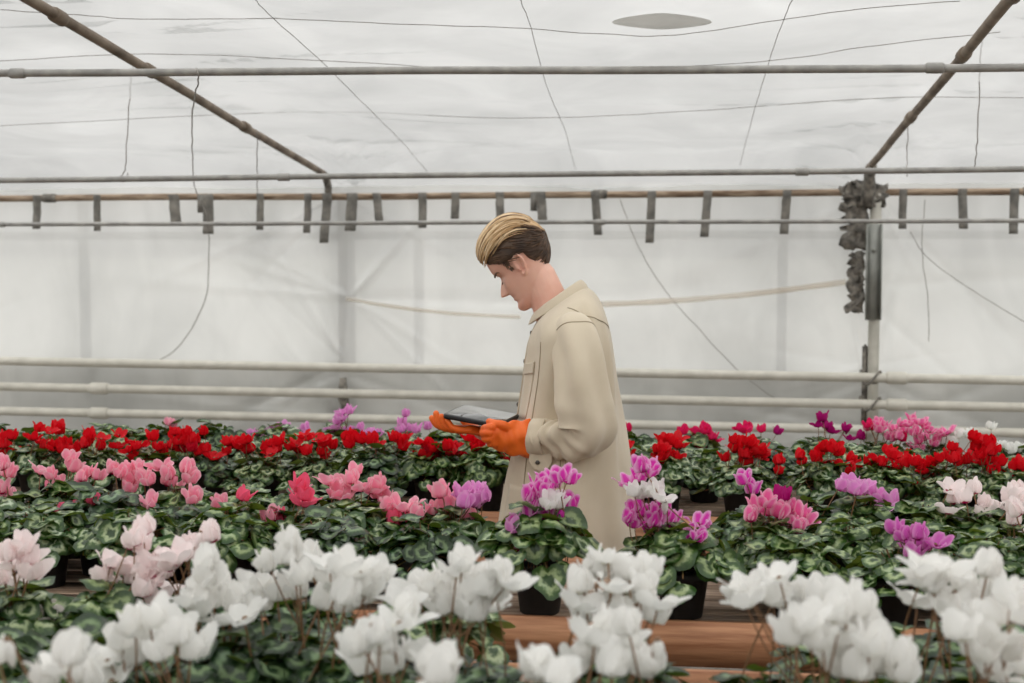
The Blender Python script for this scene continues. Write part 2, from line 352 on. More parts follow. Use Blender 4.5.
def rafter(a, t, label):
    b = a + (t - a) * ((a.y - 1.2) / (a.y - t.y))
    e = line_obj('rafter', a, b, .017, M_RAFT, label, 'rafter', 'roof rafters', wob=.010, seg=30, couplings=(.22, .4, .52, .63), cm=M_RAFT)
    mb = MB(); mb.tube([a + Vector((0, -.03, .004)), a + Vector((.004, .02, -.01)), a + Vector((.006, .06, -.06)), a + Vector((.004, .08, -.15))], [.018, .022, .02, .017], 10); build('rafter_foot', mb, M_TAPE, e)
rafter(rLb, rLt, 'dark brown sloping rafter in the upper left of the roof')
rafter(rRb, rRt, 'dark brown sloping rafter in the upper right of the roof')

# posts
def ragged(mb, c, w, h, seed, Y, n=20, dy=.008):
    """a torn hanging sheet with thickness and crumples"""
    r_ = random.Random(seed); vs = []; nu = 8
    lw = [w * r_.choice((.25, .5, .75, .85, 1.0)) * r_.uniform(.85, 1.1) for _ in range(n + 1)]; rw = [w * r_.uniform(.7, 1.0) for _ in range(n + 1)]
    for s in (-1, 1):
        for j in range(n + 1):
            for i in range(nu + 1):
                t = i / nu; x = c[0] - lw[j] / 2 + t * (lw[j] + rw[j]) / 2 + r_.uniform(-.004, .004)
                z = c[1] + h / 2 - h * j / n + r_.uniform(-.012, .012)
                vs.append((x, Y + .035 * ns(x * 30, z * 24, seed) + s * dy / 2, z))
    k = (nu + 1) * (n + 1); fs = []
    for j in range(n):
        for i in range(nu):
            a = j * (nu + 1) + i; q = (a, a + 1, a + nu + 2, a + nu + 1); fs.append(q); fs.append(tuple(x + k for x in q[::-1]))
    rim = [i for i in range(nu + 1)] + [j * (nu + 1) + nu for j in range(1, n + 1)] + [n * (nu + 1) + i for i in range(nu - 1, -1, -1)] + [j * (nu + 1) for j in range(n - 1, 0, -1)]
    for a, b in zip(rim, rim[1:] + rim[:1]): fs.append((a, a + k, b + k, b))
    mb.add(vs, fs)
pz = at(872, 418, W - .12)
e = empty('wall_post', (postR, W - .12, 0), 'grey post on the right with galvanized channel and torn dark sheeting', 'post')
mb = MB(); mb.box((postR + .002, W - .12, EAVE / 2), (.052, .05, EAVE), bev=.006); build('post_shaft', mb, M_POST, e)
mb = MB(); top = at(872, 224, W - .17).z; bot = at(872, 320, W - .17).z; hc = top - bot; xc = at(873.5, 270, W - .17).x
mb.box((xc, W - .165, (top + bot) / 2), (.078, .006, hc), bev=.002); mb.box((xc - .036, W - .18, (top + bot) / 2), (.006, .034, hc), bev=.002); mb.box((xc + .036, W - .18, (top + bot) / 2), (.006, .034, hc), bev=.002)
mb.tube([(xc, W - .172, top - .13), (xc, W - .182, top - .13)], .012, 8)
build('channel', mb, M_CHAN, e)
mb = MB(); c1 = at(855, 215, W - .17); ragged(mb, (c1.x, c1.z), .16, .34, 3, W - .13); build('torn_sheeting', mb, M_TAPE, e)
mb = MB(); c1 = at(856, 282, W - .17); ragged(mb, (c1.x, c1.z), .10, .30, 8, W - .13); build('torn_sheeting', mb, M_TAPE, e)
mb = MB(); c1 = at(868, 196, W - .17); ragged(mb, (c1.x, c1.z), .24, .12, 11, W - .14, 8); build('torn_sheeting', mb, M_TAPE, e)
mb = MB(); p0 = at(868, 188, W - .16); mb.tube([at(866, 205, W - .16), at(869, 190, W - .18), at(870, 176, W - .22), at(873, 166, W - .3)], [.03, .036, .026, .02], 10); build('wrapped_joint', mb, M_TAPE, e)
mb = MB(); p0 = at(865, 382, W - .1); mb.box((p0.x, W - .11, p0.z), (.05, .05, .05), bev=.01); p1 = at(865, 404, W - .1)
mb2 = MB(); mb2.box((postR - .036, W - .10, .95), (.03, .03, .5), bev=.01); build('dark_backing_strip', mb2, M_TAPE, e)
for q, zz in enumerate((at(866, 377, 7.15).z, at(866, 403, 7.15).z)):
    mb = MB(); mb.tube([(postR - .03 + .05 * math.cos(t), 7.13 + .04 * math.sin(t), zz + .034 * math.cos(t * 2 + 1)) for t in [k * PI / 8 for k in range(17)]], .006, 6); build('pipe_tie', mb, M_TAPE, e)

e = empty('wall_post', (postL, W + .07, 0), 'blurred grey post on the left standing behind the wall film', 'post')
mb = MB(); mb.box((postL, W + .085, EAVE / 2), (.085, .06, EAVE), bev=.006); build('post_shaft', mb, M_POSTOUT, e)
mb = MB(); c1 = at(341, 397, W - .1); mb.tube([(c1.x - .01, W - .06, c1.z - .18), (c1.x + .012, W - .05, c1.z - .06), (c1.x, W - .06, c1.z), (c1.x + .005, W - .07, c1.z + .1)], [.016, .024, .03, .018], 10); build('tied_bundle', mb, M_TAPE, e)
for px in (85, 419, 782):
    p = at(px, 300, W + .25); e = empty('outer_post', (p.x, W + .25, 0), {85: 'faint thin upright behind the wall film near the left edge', 419: 'faint thin upright behind the wall film left of the man', 782: 'faint thin upright behind the wall film left of the channel post'}[px], 'post', 'uprights outside the wall film')
    mb = MB(); mb.box((p.x, W + .25, 1.0), (.05, .05, 2.0), bev=.005); build('post_shaft', mb, M_POSTOUT, e)
    mb = MB(); mb.box((p.x, W + .25, 2.0), (.07, .07, .02), bev=.004); build('post_cap', mb, M_POSTOUT, e)
a = at(-420, 229, W + .12); b = at(1330, 243, W + .12)
mb = MB(); mb.box(((a.x + b.x) / 2, W + .13, (a.z + b.z) / 2), ((b.x - a.x), .03, .045), bev=.004)
props(build('outer_rail', mb, M_POSTOUT), 'faint grey rail behind the wall film just below the straps', 'rail')

# straps hanging under the purlin
straps = [(37, 229, 9, 0), (97, 231, 8, -1), (173, 226, 12, -3), (208, 234, 12, -1), (260, 230, 8, 0), (308, 233, 8, 1), (327, 243, 10, 4), (352, 231, 12, 2), (376, 225, 9, -3), (422, 228, 9, -1), (455, 219, 9, 0), (499, 219, 9, -2), (540, 222, 10, -4), (594, 235, 9, -6), (651, 243, 9, 2), (707, 237, 9, 4), (786, 234, 9, 3), (902, 229, 8, 0), (961, 229, 9, -3), (1013, 234, 9, 0)]
where = ['nearest the left edge of the photo', 'second from the left edge', 'broad one, third from the left edge', 'wider doubled one, fourth from the left edge', 'midway between doubled strap and left post', 'just left of the left post', 'long one beside the left post', 'broad one on the left post', 'just right of the left post', 'third right of the left post', 'short one left of the man', 'short one right above the head of the man', 'slanted one behind the man\'s crown', 'slanted one just right of the man', 'longest one right of the man', 'midway between man and right post', 'just left of the right post', 'just right of the right post', 'second right of the right post', 'nearest the right edge of the photo']
for k, (px, pyb, w, sl) in enumerate(straps):
    ytop = 198.5 - 7 * px / 1024; Yp = W - .10
    t = at(px + 1, ytop - 3, Yp); b = at(px + 1 + sl * -1 if k in (2, 8) else px + sl * -.7, pyb, Yp); ww = w / 1024 * 36 / cam_d.lens * W * .92
    n = 8; mb = MB(); vs = []
    for s in (-1, 1):
        for j in range(n + 1):
            f = j / n; p = t.lerp(b, f); yy = p.y - .012 + .012 * ns(k * 3.1, f * 3) - .012 * sm(0, .15, .15 - f)
            for i in (-1, 0, 1): vs.append((p.x + i * ww / 2 * (1 + .1 * ns(k, f * 6)), yy + s * .0025 + abs(i) * .003, p.z + (.006 * ns(k * 7, i) if j == n else 0)))
    kk = 3 * (n + 1); fs = []
    for j in range(n):
        for i in range(2):
            a_ = j * 3 + i; q = (a_, a_ + 1, a_ + 4, a_ + 3); fs += [q, tuple(x + kk for x in q[::-1])]
    rim = [0, 1, 2] + [j * 3 + 2 for j in range(1, n + 1)] + [n * 3 + 1, n * 3] + [j * 3 for j in range(n - 1, 0, -1)]
    for a_, b_ in zip(rim, rim[1:] + rim[:1]): fs.append((a_, a_ + kk, b_ + kk, b_))
    mb.add(vs, fs)
    if k in (3, 12):
        mb.box((t.x - ww * .8, t.y + .004, t.z - .05), (ww * .7, .004, .1), bev=.001)
    props(build('hanging_strap', mb, M_STRAP), 'dark grey strap hanging from the purlin, ' + where[k], 'strap', 'straps hanging from the purlin')

# wires
def wire(pts, r, label, m=M_WIRE, cat='wire', name='hanging_wire', group=None, jit=.006, par=None):
    P = catmull([tuple(p) for p in pts], 8); mb = MB()
    mb.tube([Vector(p) + Vector((jit * ns(i * .5, r * 999), 0, jit * ns(i * .4, 5 + r * 99))) for i, p in enumerate(P)], r, 5)
    props(build(name, mb, m), label, cat, group)
G1 = 'wires hanging from the roof'
wire([at(133, 60, 5.6), at(130, 90, 5.6), at(127, 140, 5.6), at(125, 168, 5.6), at(121, 178, 5.6), at(125, 182, 5.6), at(128, 172, 5.6)], .0022, 'thin wire with a loop holding middle pipe, nearest the left edge', group=G1)
wire([at(196, 69, 4.4), at(198, 80, 4.4), at(193, 110, 4.8), at(192, 150, 5.6), at(196, 190, 6.4), at(206, 215, 7.0), at(209, 255, 7.2), at(205, 300, 7.2), at(180, 345, 7.2), at(152, 364, 7.15)], .0026, 'long curved wire dropping from nearest pipe down to the heating pipe', group=G1)
wire([at(257, 132, 5.9), at(257, 170, 6.2), at(258, 205, 6.9)], .0022, 'short straight wire below the left rafter', group=G1)
wire([at(982, 40, 5.6), at(980, 60, 5.6), at(979, 110, 5.6), at(976, 150, 5.6), at(975, 172, 5.6)], .0024, 'kinked wire hanging near the right edge onto the middle pipe', group=G1)
wire([at(908, 128, 5.9), at(907, 160, 5.9), at(907, 176, 5.6)], .002, 'short fine wire just right of the right rafter', group=G1)
wire([at(620, 200, 7.2), at(640, 250, 7.2), at(665, 290, 7.2), at(695, 325, 7.2), at(740, 372, 7.25), at(780, 402, 7.3)], .002, 'fine wire sagging down the wall film right of the man', group=G1)
wire([at(925, 200, 7.2), at(922, 250, 7.2), at(928, 300, 7.2), at(929, 342, 7.2)], .002, 'fine wire dangling on the wall right of the channel post', group=G1)
wire([at(910, 232, 7.25), at(930, 260, 7.25), at(980, 295, 7.25), at(1030, 325, 7.25)], .002, 'fine slanting wire near the right edge of the wall', group=G1)
def roofpt(px, py, off=.02):
    lo, hi = 1.2, W
    for _ in range(40):
        m_ = (lo + hi) / 2; p = at(px, py, m_)
        if p.z > roof_z(p.x, p.y) - off: hi = m_
        else: lo = m_
    return at(px, py, lo)
RW = [([(0, 10), (80, 15), (140, 19), (275, 19), (400, 24), (512, 28), (640, 36), (700, 32), (780, 20), (870, 8), (960, 1)], 'thin support wire sagging under the roof film, nearest the top edge'),
      ([(-10, 62), (150, 54), (350, 62), (520, 72), (620, 68), (760, 62), (880, 45), (1000, 32)], 'thin support wire under the roof film just above the nearest pipe'),
      ([(0, 126), (300, 112), (512, 118), (680, 112), (880, 98), (1024, 98)], 'thin support wire under the roof film between the two upper pipes'),
      ([(255, 0), (275, 20), (320, 60), (370, 110), (400, 140), (430, 175)], 'thin wire slanting down the roof film left of the middle'),
      ([(520, 0), (531, 28), (548, 90), (565, 130), (575, 168)], 'thin wire running down the middle of the roof film'),
      ([(792, 0), (783, 22), (768, 65), (752, 120), (740, 165)], 'thin wire running down the roof film left of the right rafter')]
for pl, lb in RW:
    wire([roofpt(*p) for p in pl], .0013, lb, name='roof_wire', group='wires supporting the roof film', jit=.003)
pp = [roofpt(662 + 44 * math.cos(t) + 6 * math.cos(3 * t), 22 + (7 if math.sin(t) > 0 else 9) * math.sin(t), .012) for t in [2 * PI * k / 28 for k in range(28)]]
mb = MB(); mb.loft([pp, [p - Vector((0, 0, .0015)) for p in pp]]); props(build('repair_patch', mb, M_PATCH), 'oval grey repair patch on the roof film near the top edge', 'patch')
def band(px0, py0, px1, py1, wpx, label):
    a = at(px0, py0, W - .02); b = at(px1, py1, W - .02); n = 24; mb = MB(); hh = wpx / 1400 * W / 2; vs = []
    for s in (0, 1):
        for i in range(n + 1):
            t = i / n; x = a.x + (b.x - a.x) * t; z = a.z + (b.z - a.z) * t - .02 * math.sin(PI * t)
            for q in (-1, 1): vs.append((x, min(wall_y(x, z), wall_y(x, z + .01)) - .004 - .0006 * s, z + q * hh * (1 + .3 * ns(t * 9, q))))
    k = 2 * (n + 1); fs = []
    for i in range(n):
        q = (2 * i, 2 * i + 1, 2 * i + 3, 2 * i + 2); fs += [q, tuple(x + k for x in q[::-1]), (2 * i, 2 * i + 2, 2 * i + 2 + k, 2 * i + k), (2 * i + 1, 2 * i + 1 + k, 2 * i + 3 + k, 2 * i + 3)]
    mb.add(vs, fs); props(build('repair_tape', mb, M_TAPEBAND), label, 'tape', 'repair tapes on the wall film')
band(346, 299, 520, 317, 3.5, 'narrow yellowish repair tape on the wall film left of the man')
band(590, 305, 846, 282, 5.5, 'wide yellowish repair tape on the wall film right of the man')

# ------------------------------------------------------------------ benches
BZ = .84
def bench(name, y0, y1, x0, x1, label, nlegs=4, eb=.10):
    e = empty(name, ((x0 + x1) / 2, (y0 + y1) / 2, 0), label, 'bench', 'planked growing benches')
    n = max(3, int((y1 - y0) / .125)); w = (y1 - y0 - .05) / n
    for i in range(n):
        mb = MB(); mb.box(((x0 + x1) / 2 + rnd.uniform(-.01, .01), y0 + .035 + w * (i + .5), BZ - .0125), (x1 - x0, w - .008, .025), bev=.003); build('plank', mb, M_WOODTOP, e)
    for yy, s in ((y0, -1), (y1, 1)):
        mb = MB(); mb.box(((x0 + x1) / 2, yy + s * -.008, BZ + .02 - eb / 2), (x1 - x0, .024, eb), bev=.003); build('edge_board', mb, M_WOODLIP, e)
    for i in range(nlegs):
        x = x0 + .2 + (x1 - x0 - .4) * i / (nlegs - 1)
        for yy in (y0 + .09, y1 - .09):
            mb = MB(); mb.box((x, yy, (BZ - .07) / 2), (.06, .06, BZ - .07), bev=.004); build('leg', mb, M_WOODTOP, e)
        mb = MB(); mb.box((x, (y0 + y1) / 2, BZ - .05), (.045, y1 - y0 - .07, .05), bev=.004); build('crossbar', mb, M_WOODTOP, e)
bench('growing_bench', 4.30, 5.22, -3.4, 2.2, 'long planked bench behind the man carrying the red cyclamens', 5, .24)
bench('growing_bench', 3.07, 3.72, -2.8, 2.0, 'planked bench with orange-brown edge board directly in front of the man')
bench('growing_bench', 1.45, 2.72, -2.4, 1.6, 'nearest planked bench in the foreground carrying the white cyclamens')

# ------------------------------------------------------------------ cyclamens
def pot_mesh():
    mb = MB(); n = 28
    prof = [(.0, 0), (.042, 0), (.046, .003), (.058, .088), (.063, .090), (.065, .108), (.062, .110), (.058, .108), (.056, .088), (.05, .085)]
    rings = [[(r * math.cos(2 * PI * k / n), r * math.sin(2 * PI * k / n), z) for k in range(n)] for r, z in prof[1:]]
    mb.loft(rings, cap=False); mb.add([(.042 * math.cos(2 * PI * k / n), .042 * math.sin(2 * PI * k / n), 0) for k in range(n)], [tuple(range(n))[::-1]])
    return mb.mesh('pot', [M_POT])
def soil_mesh():
    mb = MB(); n = 24; r_ = random.Random(3)
    vs = [(0, 0, .100)]; 
    for q in (.25, .5, .75, 1):
        for k in range(n): vs.append((.0575 * q * math.cos(2 * PI * k / n), .0575 * q * math.sin(2 * PI * k / n), .096 + .004 * (1 - q) + r_.uniform(-.002, .002)))
    fs = [(0, 1 + k, 1 + (k + 1) % n) for k in range(n)]
    for q in range(3):
        fs += [(1 + q * n + k, 1 + (q + 1) * n + k, 1 + (q + 1) * n + (k + 1) % n, 1 + q * n + (k + 1) % n) for k in range(n)]
    mb.add(vs, fs); return mb.mesh('soil', [M_SOIL])
def add_leaf(mb, o, ax, nrm, R, r_):
    """heart-shaped marbled leaf: o = stalk joint, ax = direction of the tip, nrm = upper side"""
    ax = (ax - nrm * ax.dot(nrm)).normalized(); sd = nrm.cross(ax); n = 20
    ph = r_.random() * 6; cup = r_.uniform(-.35, .65); wav = r_.uniform(.06, .16)
    vs = []; uvs = []
    c = o + ax * R * .62
    for q in (0, .38, .72, 1):
        for k in range(n):
            a = 2 * PI * k / n; d = min(abs(a - PI), 2 * PI - abs(a - PI))
            rr = R * (1 + .16 * g(min(a, 2 * PI - a), .35) - .42 * g(d, .30)) * (1 + .05 * math.sin(7 * a + ph) + .04 * math.sin(3 * a + 2 * ph))
            x, y = rr * q * math.cos(a), rr * q * math.sin(a) * 1.02
            z = R * (-cup * q * q + wav * q * math.sin(3 * a + ph) + .10 * abs(y) / R) 
            vs.append(c + ax * x + sd * y + nrm * z); uvs.append((q, k / n))
            if q == 0: break
    base = 1
    fs = [(0, base + k, base + (k + 1) % n) for k in range(n)]
    for q in range(2): fs += [(base + q * n + k, base + (q + 1) * n + k, base + (q + 1) * n + (k + 1) % n, base + q * n + (k + 1) % n) for k in range(n)]
    mb.add(vs, fs, 0, uvs)
def foliage_mesh(seed, nl, Rp, lm, ht=.10):
    r_ = random.Random(seed); mb = MB()
    for i in range(nl):
        u = (i + .5) / nl; rad = Rp * (u ** .62) * r_.uniform(.85, 1.12); az = i * 2.399 + r_.uniform(-.55, .6)
        z = .100 + ht * (1 - (rad / (Rp * 1.12)) ** 2.2) * r_.uniform(.75, 1.1) + r_.uniform(-.012, .012) - (.008 if rad > Rp * .9 else 0)
        o = Vector((rad * .78 * math.cos(az), rad * .78 * math.sin(az), z))
        tilt = .10 + .75 * (rad / Rp) ** 1.5 + r_.uniform(-.55, .6)
        out = Vector((math.cos(az), math.sin(az), 0)); nrm = (Vector((0, 0, 1)) * math.cos(tilt) + out * math.sin(tilt)).normalized()
        nrm = (nrm + Vector((r_.uniform(-.25, .25), r_.uniform(-.25, .25), 0))).normalized()
        a2 = az + r_.uniform(-.7, .7); R = r_.uniform(.019, .034)
        add_leaf(mb, o, Vector((math.cos(a2), math.sin(a2), -.2)), nrm, R, r_)
        s = Vector((.008 * math.cos(az), .008 * math.sin(az), .095))
        mb.tube([s, s.lerp(o, .5) + Vector((0, 0, .016)), o], [.0018, .0016, .0014], 4, 1, cap=False, uv=True)
    return mb.mesh('foliage', [lm, M_PETIOLE])
FOL = [foliage_mesh(10 + i, n, R, LEAFS[l], h) for i, (n, R, l, h) in enumerate([(int(n * 1.2), R, l, h) for n, R, l, h in [(74, .148, 0, .080), (80, .15, 1, .085), (72, .145, 2, .075), (84, .16, 0, .070), (74, .150, 1, .080), (82, .155, 2, .085), (78, .150, 0, .085), (70, .14, 1, .09)]])]

def flower_mesh(seed, openness, m, L=.046, buds=False):
    """five swept-back petals above a down-facing throat; the origin is the throat"""
    r_ = random.Random(seed); mb = MB(); np_ = 5; ph = r_.random() * 6; nt, nw = 7, 4
    for p in range(np_):
        a = ph + p * 2 * PI / np_ + r_.uniform(-.18, .18); sp = (openness + r_.uniform(-.25, .25)); tw = r_.uniform(-.5, .5) + .45; wm = L * r_.uniform(.42, .54); Lp = L * r_.uniform(.88, 1.1)
        out = Vector((math.cos(a), math.sin(a), 0)); tang = Vector((-math.sin(a), math.cos(a), 0)); vs = []; uvs = []
        pos = out * .0045; ang = -.25      # direction angle: 0 = outwards, pi/2 = up
        up_ang = PI / 2 - sp
        path = []
        for i in range(nt + 1):
            t = i / nt; an = -.35 + (up_ang + .35) * sm(0, .30, t) - .35 * sm(.55, 1, t) * (1 if sp > .5 else .3)
            path.append(pos.copy()); pos = pos + (out * math.cos(an) + Vector((0, 0, 1)) * math.sin(an)) * (Lp / nt * (1 if t > .15 else .55))
        for i in range(nt + 1):
            t = i / nt; wd = wm * (max(0, 1 - abs(2 * (.10 + .86 * t) - 1) ** 2.6) ** .6) * (.55 + .45 * sm(0, .4, t)) * .62
            d = (path[min(i + 1, nt)] - path[max(i - 1, 0)]).normalized(); q = tw * sm(.1, .9, t); nn = d.cross(tang).normalized()
            side = tang * math.cos(q) + nn * math.sin(q); nv = side.cross(d)
            for j in range(nw + 1):
                s = -1 + 2 * j / nw; ruf = .0022 * math.sin(7 * t + 3 * s + p) * abs(s)
                back = -wd * .25 * s * s * (1 - t * .5)
                vs.append(path[i] + side * (s * wd) + nv * (back + ruf) - d * (wd * .35 * s * s * sm(.6, 1, t))); uvs.append((t, abs(s)))
        fs = [(i * (nw + 1) + j, i * (nw + 1) + j + 1, (i + 1) * (nw + 1) + j + 1, (i + 1) * (nw + 1) + j) for i in range(nt) for j in range(nw)]
        mb.add(vs, fs, 0, uvs)
    n = 8  # throat ring facing down
    rr = [[(.0052 * math.cos(2 * PI * k / n) * f, .0052 * math.sin(2 * PI * k / n) * f, z) for k in range(n)] for f, z in ((.8, .004), (1.05, .001), (1.0, -.003), (.6, -.0035), (.3, .001))]
    o = len(mb.v); mb.loft(rr, cap=False)
    for i in range(o, len(mb.v)): mb.uv[i] = (0, 0)
    return mb.mesh('flower', [m])
def bud_mesh(m):
    mb = MB(); n = 8
    rr = [[(r * math.cos(2 * PI * k / n + z * 60), r * math.sin(2 * PI * k / n + z * 60), z) for k in range(n)] for r, z in ((.002, .004), (.0055, .0), (.007, -.006), (.0065, -.014), (.004, -.022), (.0008, -.028))]
    mb.loft(rr); mb.hasuv = True; mb.uv = [(.6, 0)] * len(mb.v)
    return mb.mesh('flower', [m])
FL = {}
for v, m in PET.items():
    FL[v] = [flower_mesh(40 + i, op, m) for i, op in enumerate((.12, .3, .5, .75, .22, 1.0))] + [bud_mesh(m)]
def stem_mesh(seed, run, h):
    r_ = random.Random(seed); mb = MB()
    P = [(0, 0, .003), (-.001, 0, .0045), (-.0035, 0, .0035), (-.0055, 0, -.003), (-.0075, 0, -.014), (-.010 - run * .25, r_.uniform(-.004, .004), -h * .5), (-.014 - run, 0, -h)]
    mb.tube([Vector(p) for p in catmull(P, 3)], .0013, 5); mb.ball((0, 0, .004), (.0042, .0042, .003), seg=6, rings=4)
    return mb.mesh('stem', [M_STEM])
STEMS = [stem_mesh(1, r, h) for r in (.0, .03, .06) for h in (.07, .11, .15)]
POT, SOIL = pot_mesh(), soil_mesh()

ORD = ['first', 'second', 'third', 'fourth', 'fifth', 'sixth', 'seventh', 'eighth', 'ninth', 'tenth', 'eleventh', 'twelfth', 'thirteenth', 'fourteenth', 'fifteenth', 'sixteenth', 'seventeenth', 'eighteenth', 'nineteenth', 'twentieth']
NLAB = {}
def parse(s):
    out = []; v = None
    for tok in s.split():
        if ',' not in tok: v = tok; continue
        x, y = tok.split(','); out.append((float(x), float(y), v))
    return out
proto_parts = None
def make_row(key, where_, Y, pots, flowers, scale=1.0, fscale=1.0, fols=None, group=None, fill='red', labels=None, default=None, zmax=1.22):
    P = []
    for q in pots:
        px, dY = (q if isinstance(q, tuple) else (q, 0)); jy = rnd.uniform(-.02, .02) + dY
        p = at(px, 400, Y + jy); P.append([px, Vector((p.x, Y + jy, BZ)), []])
    for fx, fy, v in flowers:
        b = min(P, key=lambda q: abs(q[0] - fx)); b[2].append((fx, fy, v))
    vis = sorted([q for q in P if -40 < q[0] < 1064], key=lambda q: q[0])
    idx = -1
    for px, loc, fl in sorted(P, key=lambda q: q[0]):
        idx += -15 <= px <= 1040
        names = [v for _, _, v in fl]; main = max(set(names), key=names.count) if names else None
        lab = (labels or {}).get(px)
        if not lab:
            look = (f'{SHADE_NAME[main]} cyclamen' if main else 'flowerless green cyclamen')
            lab = f'{look}, {ORD[idx]} from left in the {where_}' if -15 <= px <= 1040 else f'{look}, cut off by {"left" if px < 0 else "right"} photo edge, {where_}'
        e = empty('potted_cyclamen', loc, lab, 'potted plant', group)
        rz = rnd.random() * 6.28; s = scale * rnd.uniform(.94, 1.06) * (1.16 if px in (540, 684) else 1)
        r_ = random.Random(int(px * 7 + Y * 1000))
        pot = link('pot', POT, e); link('soil', SOIL, pot)
        fo = link('foliage', FOL[r_.choice(fols or range(8))], e); fo.rotation_euler.z = rz; fo.scale = (s, s, s * r_.uniform(.92, 1.08))
        for fx, fy, v in fl:
            # the photo position fixes two of three coordinates, the plant's own spread the third
            dy = r_.uniform(-.06, .06); p = at(fx, fy + 3, loc.y + dy)
            p.z = min(p.z, zmax); rel = p - loc; rel.x = max(-.17, min(.17, rel.x)); 
            hgt = rel.z - .10; run = math.hypot(rel.x, rel.y)
            bud = r_.random() < .04
            me = FL[v][6] if bud else FL[v][r_.choice((0, 1, 2, 3, 4, 5, 0, 1, 4))]
            f = link('flower', me, e); f.location = rel; fs_ = fscale * r_.uniform(.85, 1.12)
            az = math.atan2(rel.y, rel.x); f.rotation_euler = (r_.uniform(-.35, .35), r_.uniform(-.35, .35), az); f.scale = (fs_,) * 3
            si = (0 if run < .035 else 1 if run < .08 else 2) * 3 + (0 if hgt < .09 else 1 if hgt < .13 else 2)
            link('stem', STEMS[si], f)

far_red = parse('''red 2,437 12,436 8,447 4,455 17,452 38,428 50,430 33,437 45,446 55,444 68,444 77,446 28,443 58,430 62,450 42,455 21,455
88,433 90,441 101,437 102,447 118,433 117,445 130,441 129,449 140,444 135,457 150,455 160,447 145,461 153,437 163,451 175,432 178,442 188,435 195,440 204,431 205,450 211,455 172,446 185,443 155,460
228,442 228,451 232,445 248,440 250,449 265,447 271,452 280,441 278,449 295,443 308,437 306,445 308,451 320,438 325,443 332,445 322,452 270,444 300,448
346,437 350,444 362,440 377,444 376,455 398,438 405,437 402,446 421,441 430,443 423,455 435,451 441,449 445,458 430,460 450,452 458,455 448,446 440,456 470,439 484,438 475,447 478,443
crimson 505,457 508,450 502,462 430,450 192,448
red 664,440 672,442 680,445 668,450 676,452 662,448 655,460 660,459 669,466 664,455 672,460 658,450
733,440 742,442 750,441 736,447 745,455 748,462 755,452 762,448 727,466 725,458 760,455 740,450 752,446
780,461 779,471 800,456 827,448 820,452 833,448 825,465 838,452 842,463 848,471 858,465 868,462 850,458 818,457
875,458 880,462 890,452 895,458 888,464 897,466 905,460 915,462 920,462 930,463 938,458 932,467 903,468 925,470
935,477 913,482 928,485 952,447 956,455 957,462 948,457 978,440 988,445 975,447 990,452 985,461 968,460 980,455
992,470 1000,462 1012,467 1020,463 1018,475 1010,478 1024,470 1004,472 628,455 627,445''')
far_back = parse('''lilac 345,410 342,417 338,421 330,424 347,431 335,428 283,425 268,432 265,439 300,434 306,428 257,428 275,430 405,413 403,422 401,429 360,427 368,430 375,433 358,435 366,436 417,429 428,426 412,431 205,442 200,433
pink 169,422 magenta 438,437 450,436 456,441 478,437
hotpink 683,431 690,434 698,435 705,430 703,427 697,441 713,437 742,428 748,427 762,429 627,428
magenta 818,424 823,418 827,426 832,430 845,428 847,425 777,431 860,436 857,449 823,444 850,437
candy 870,425 878,429 893,430 900,423 898,436 910,423 915,432 912,418 920,440 925,437 930,430 933,443 940,433 948,430 918,447 905,430 888,436 885,425 925,425 936,438
hotpink 868,424 872,427 945,428 902,438
white 960,434 970,434 991,426 1006,447 1018,447 1000,446 945,443 955,440 1012,450''')
far_red += [(x + rnd.uniform(-7, 7), y + rnd.uniform(-4, 6), v) for x, y, v in far_red if rnd.random() < .55]
far_back += [(x + rnd.uniform(-6, 6), y + rnd.uniform(-4, 5), v) for x, y, v in far_back if rnd.random() < .4 and v != 'magenta']
far_lab = 'front row of the far bench'
make_row('ff', far_lab, 4.44, [-30, 35, 95, 150, 205, 262, 318, 375, 432, 486, 565, 664, 742, (825, -.02), (888, -.03), (948, -.02), 1005, 1065], far_red, .95, .98, group='cyclamens on the far bench',
         labels={432: 'red cyclamen in front row of far bench, under the far end of the tablet', 486: 'red and crimson cyclamen in the far bench front row, below the orange gloves', 664: 'bright red cyclamen just right of the man, black pot visible on the far bench'})
make_row('fm', 'middle row of the far bench', 4.71, [-45, 18, 75, 130, 190, 240, 300, 350, 405, 462, 600, 645, 705, 775, 850, 910, 970, 1035], parse('red 18,438 130,445 240,448 462,447 775,455 910,455 970,452'), .95, .85, group='cyclamens on the far bench')
make_row('fb', 'back row of the far bench', 4.99, [-10, 45, 105, 165, 215, 275, 338, 398, 450, 535, 630, 695, 755, 822, 880, 930, 995, 1050], far_back, .95, .94, group='cyclamens on the far bench', zmax=1.3)

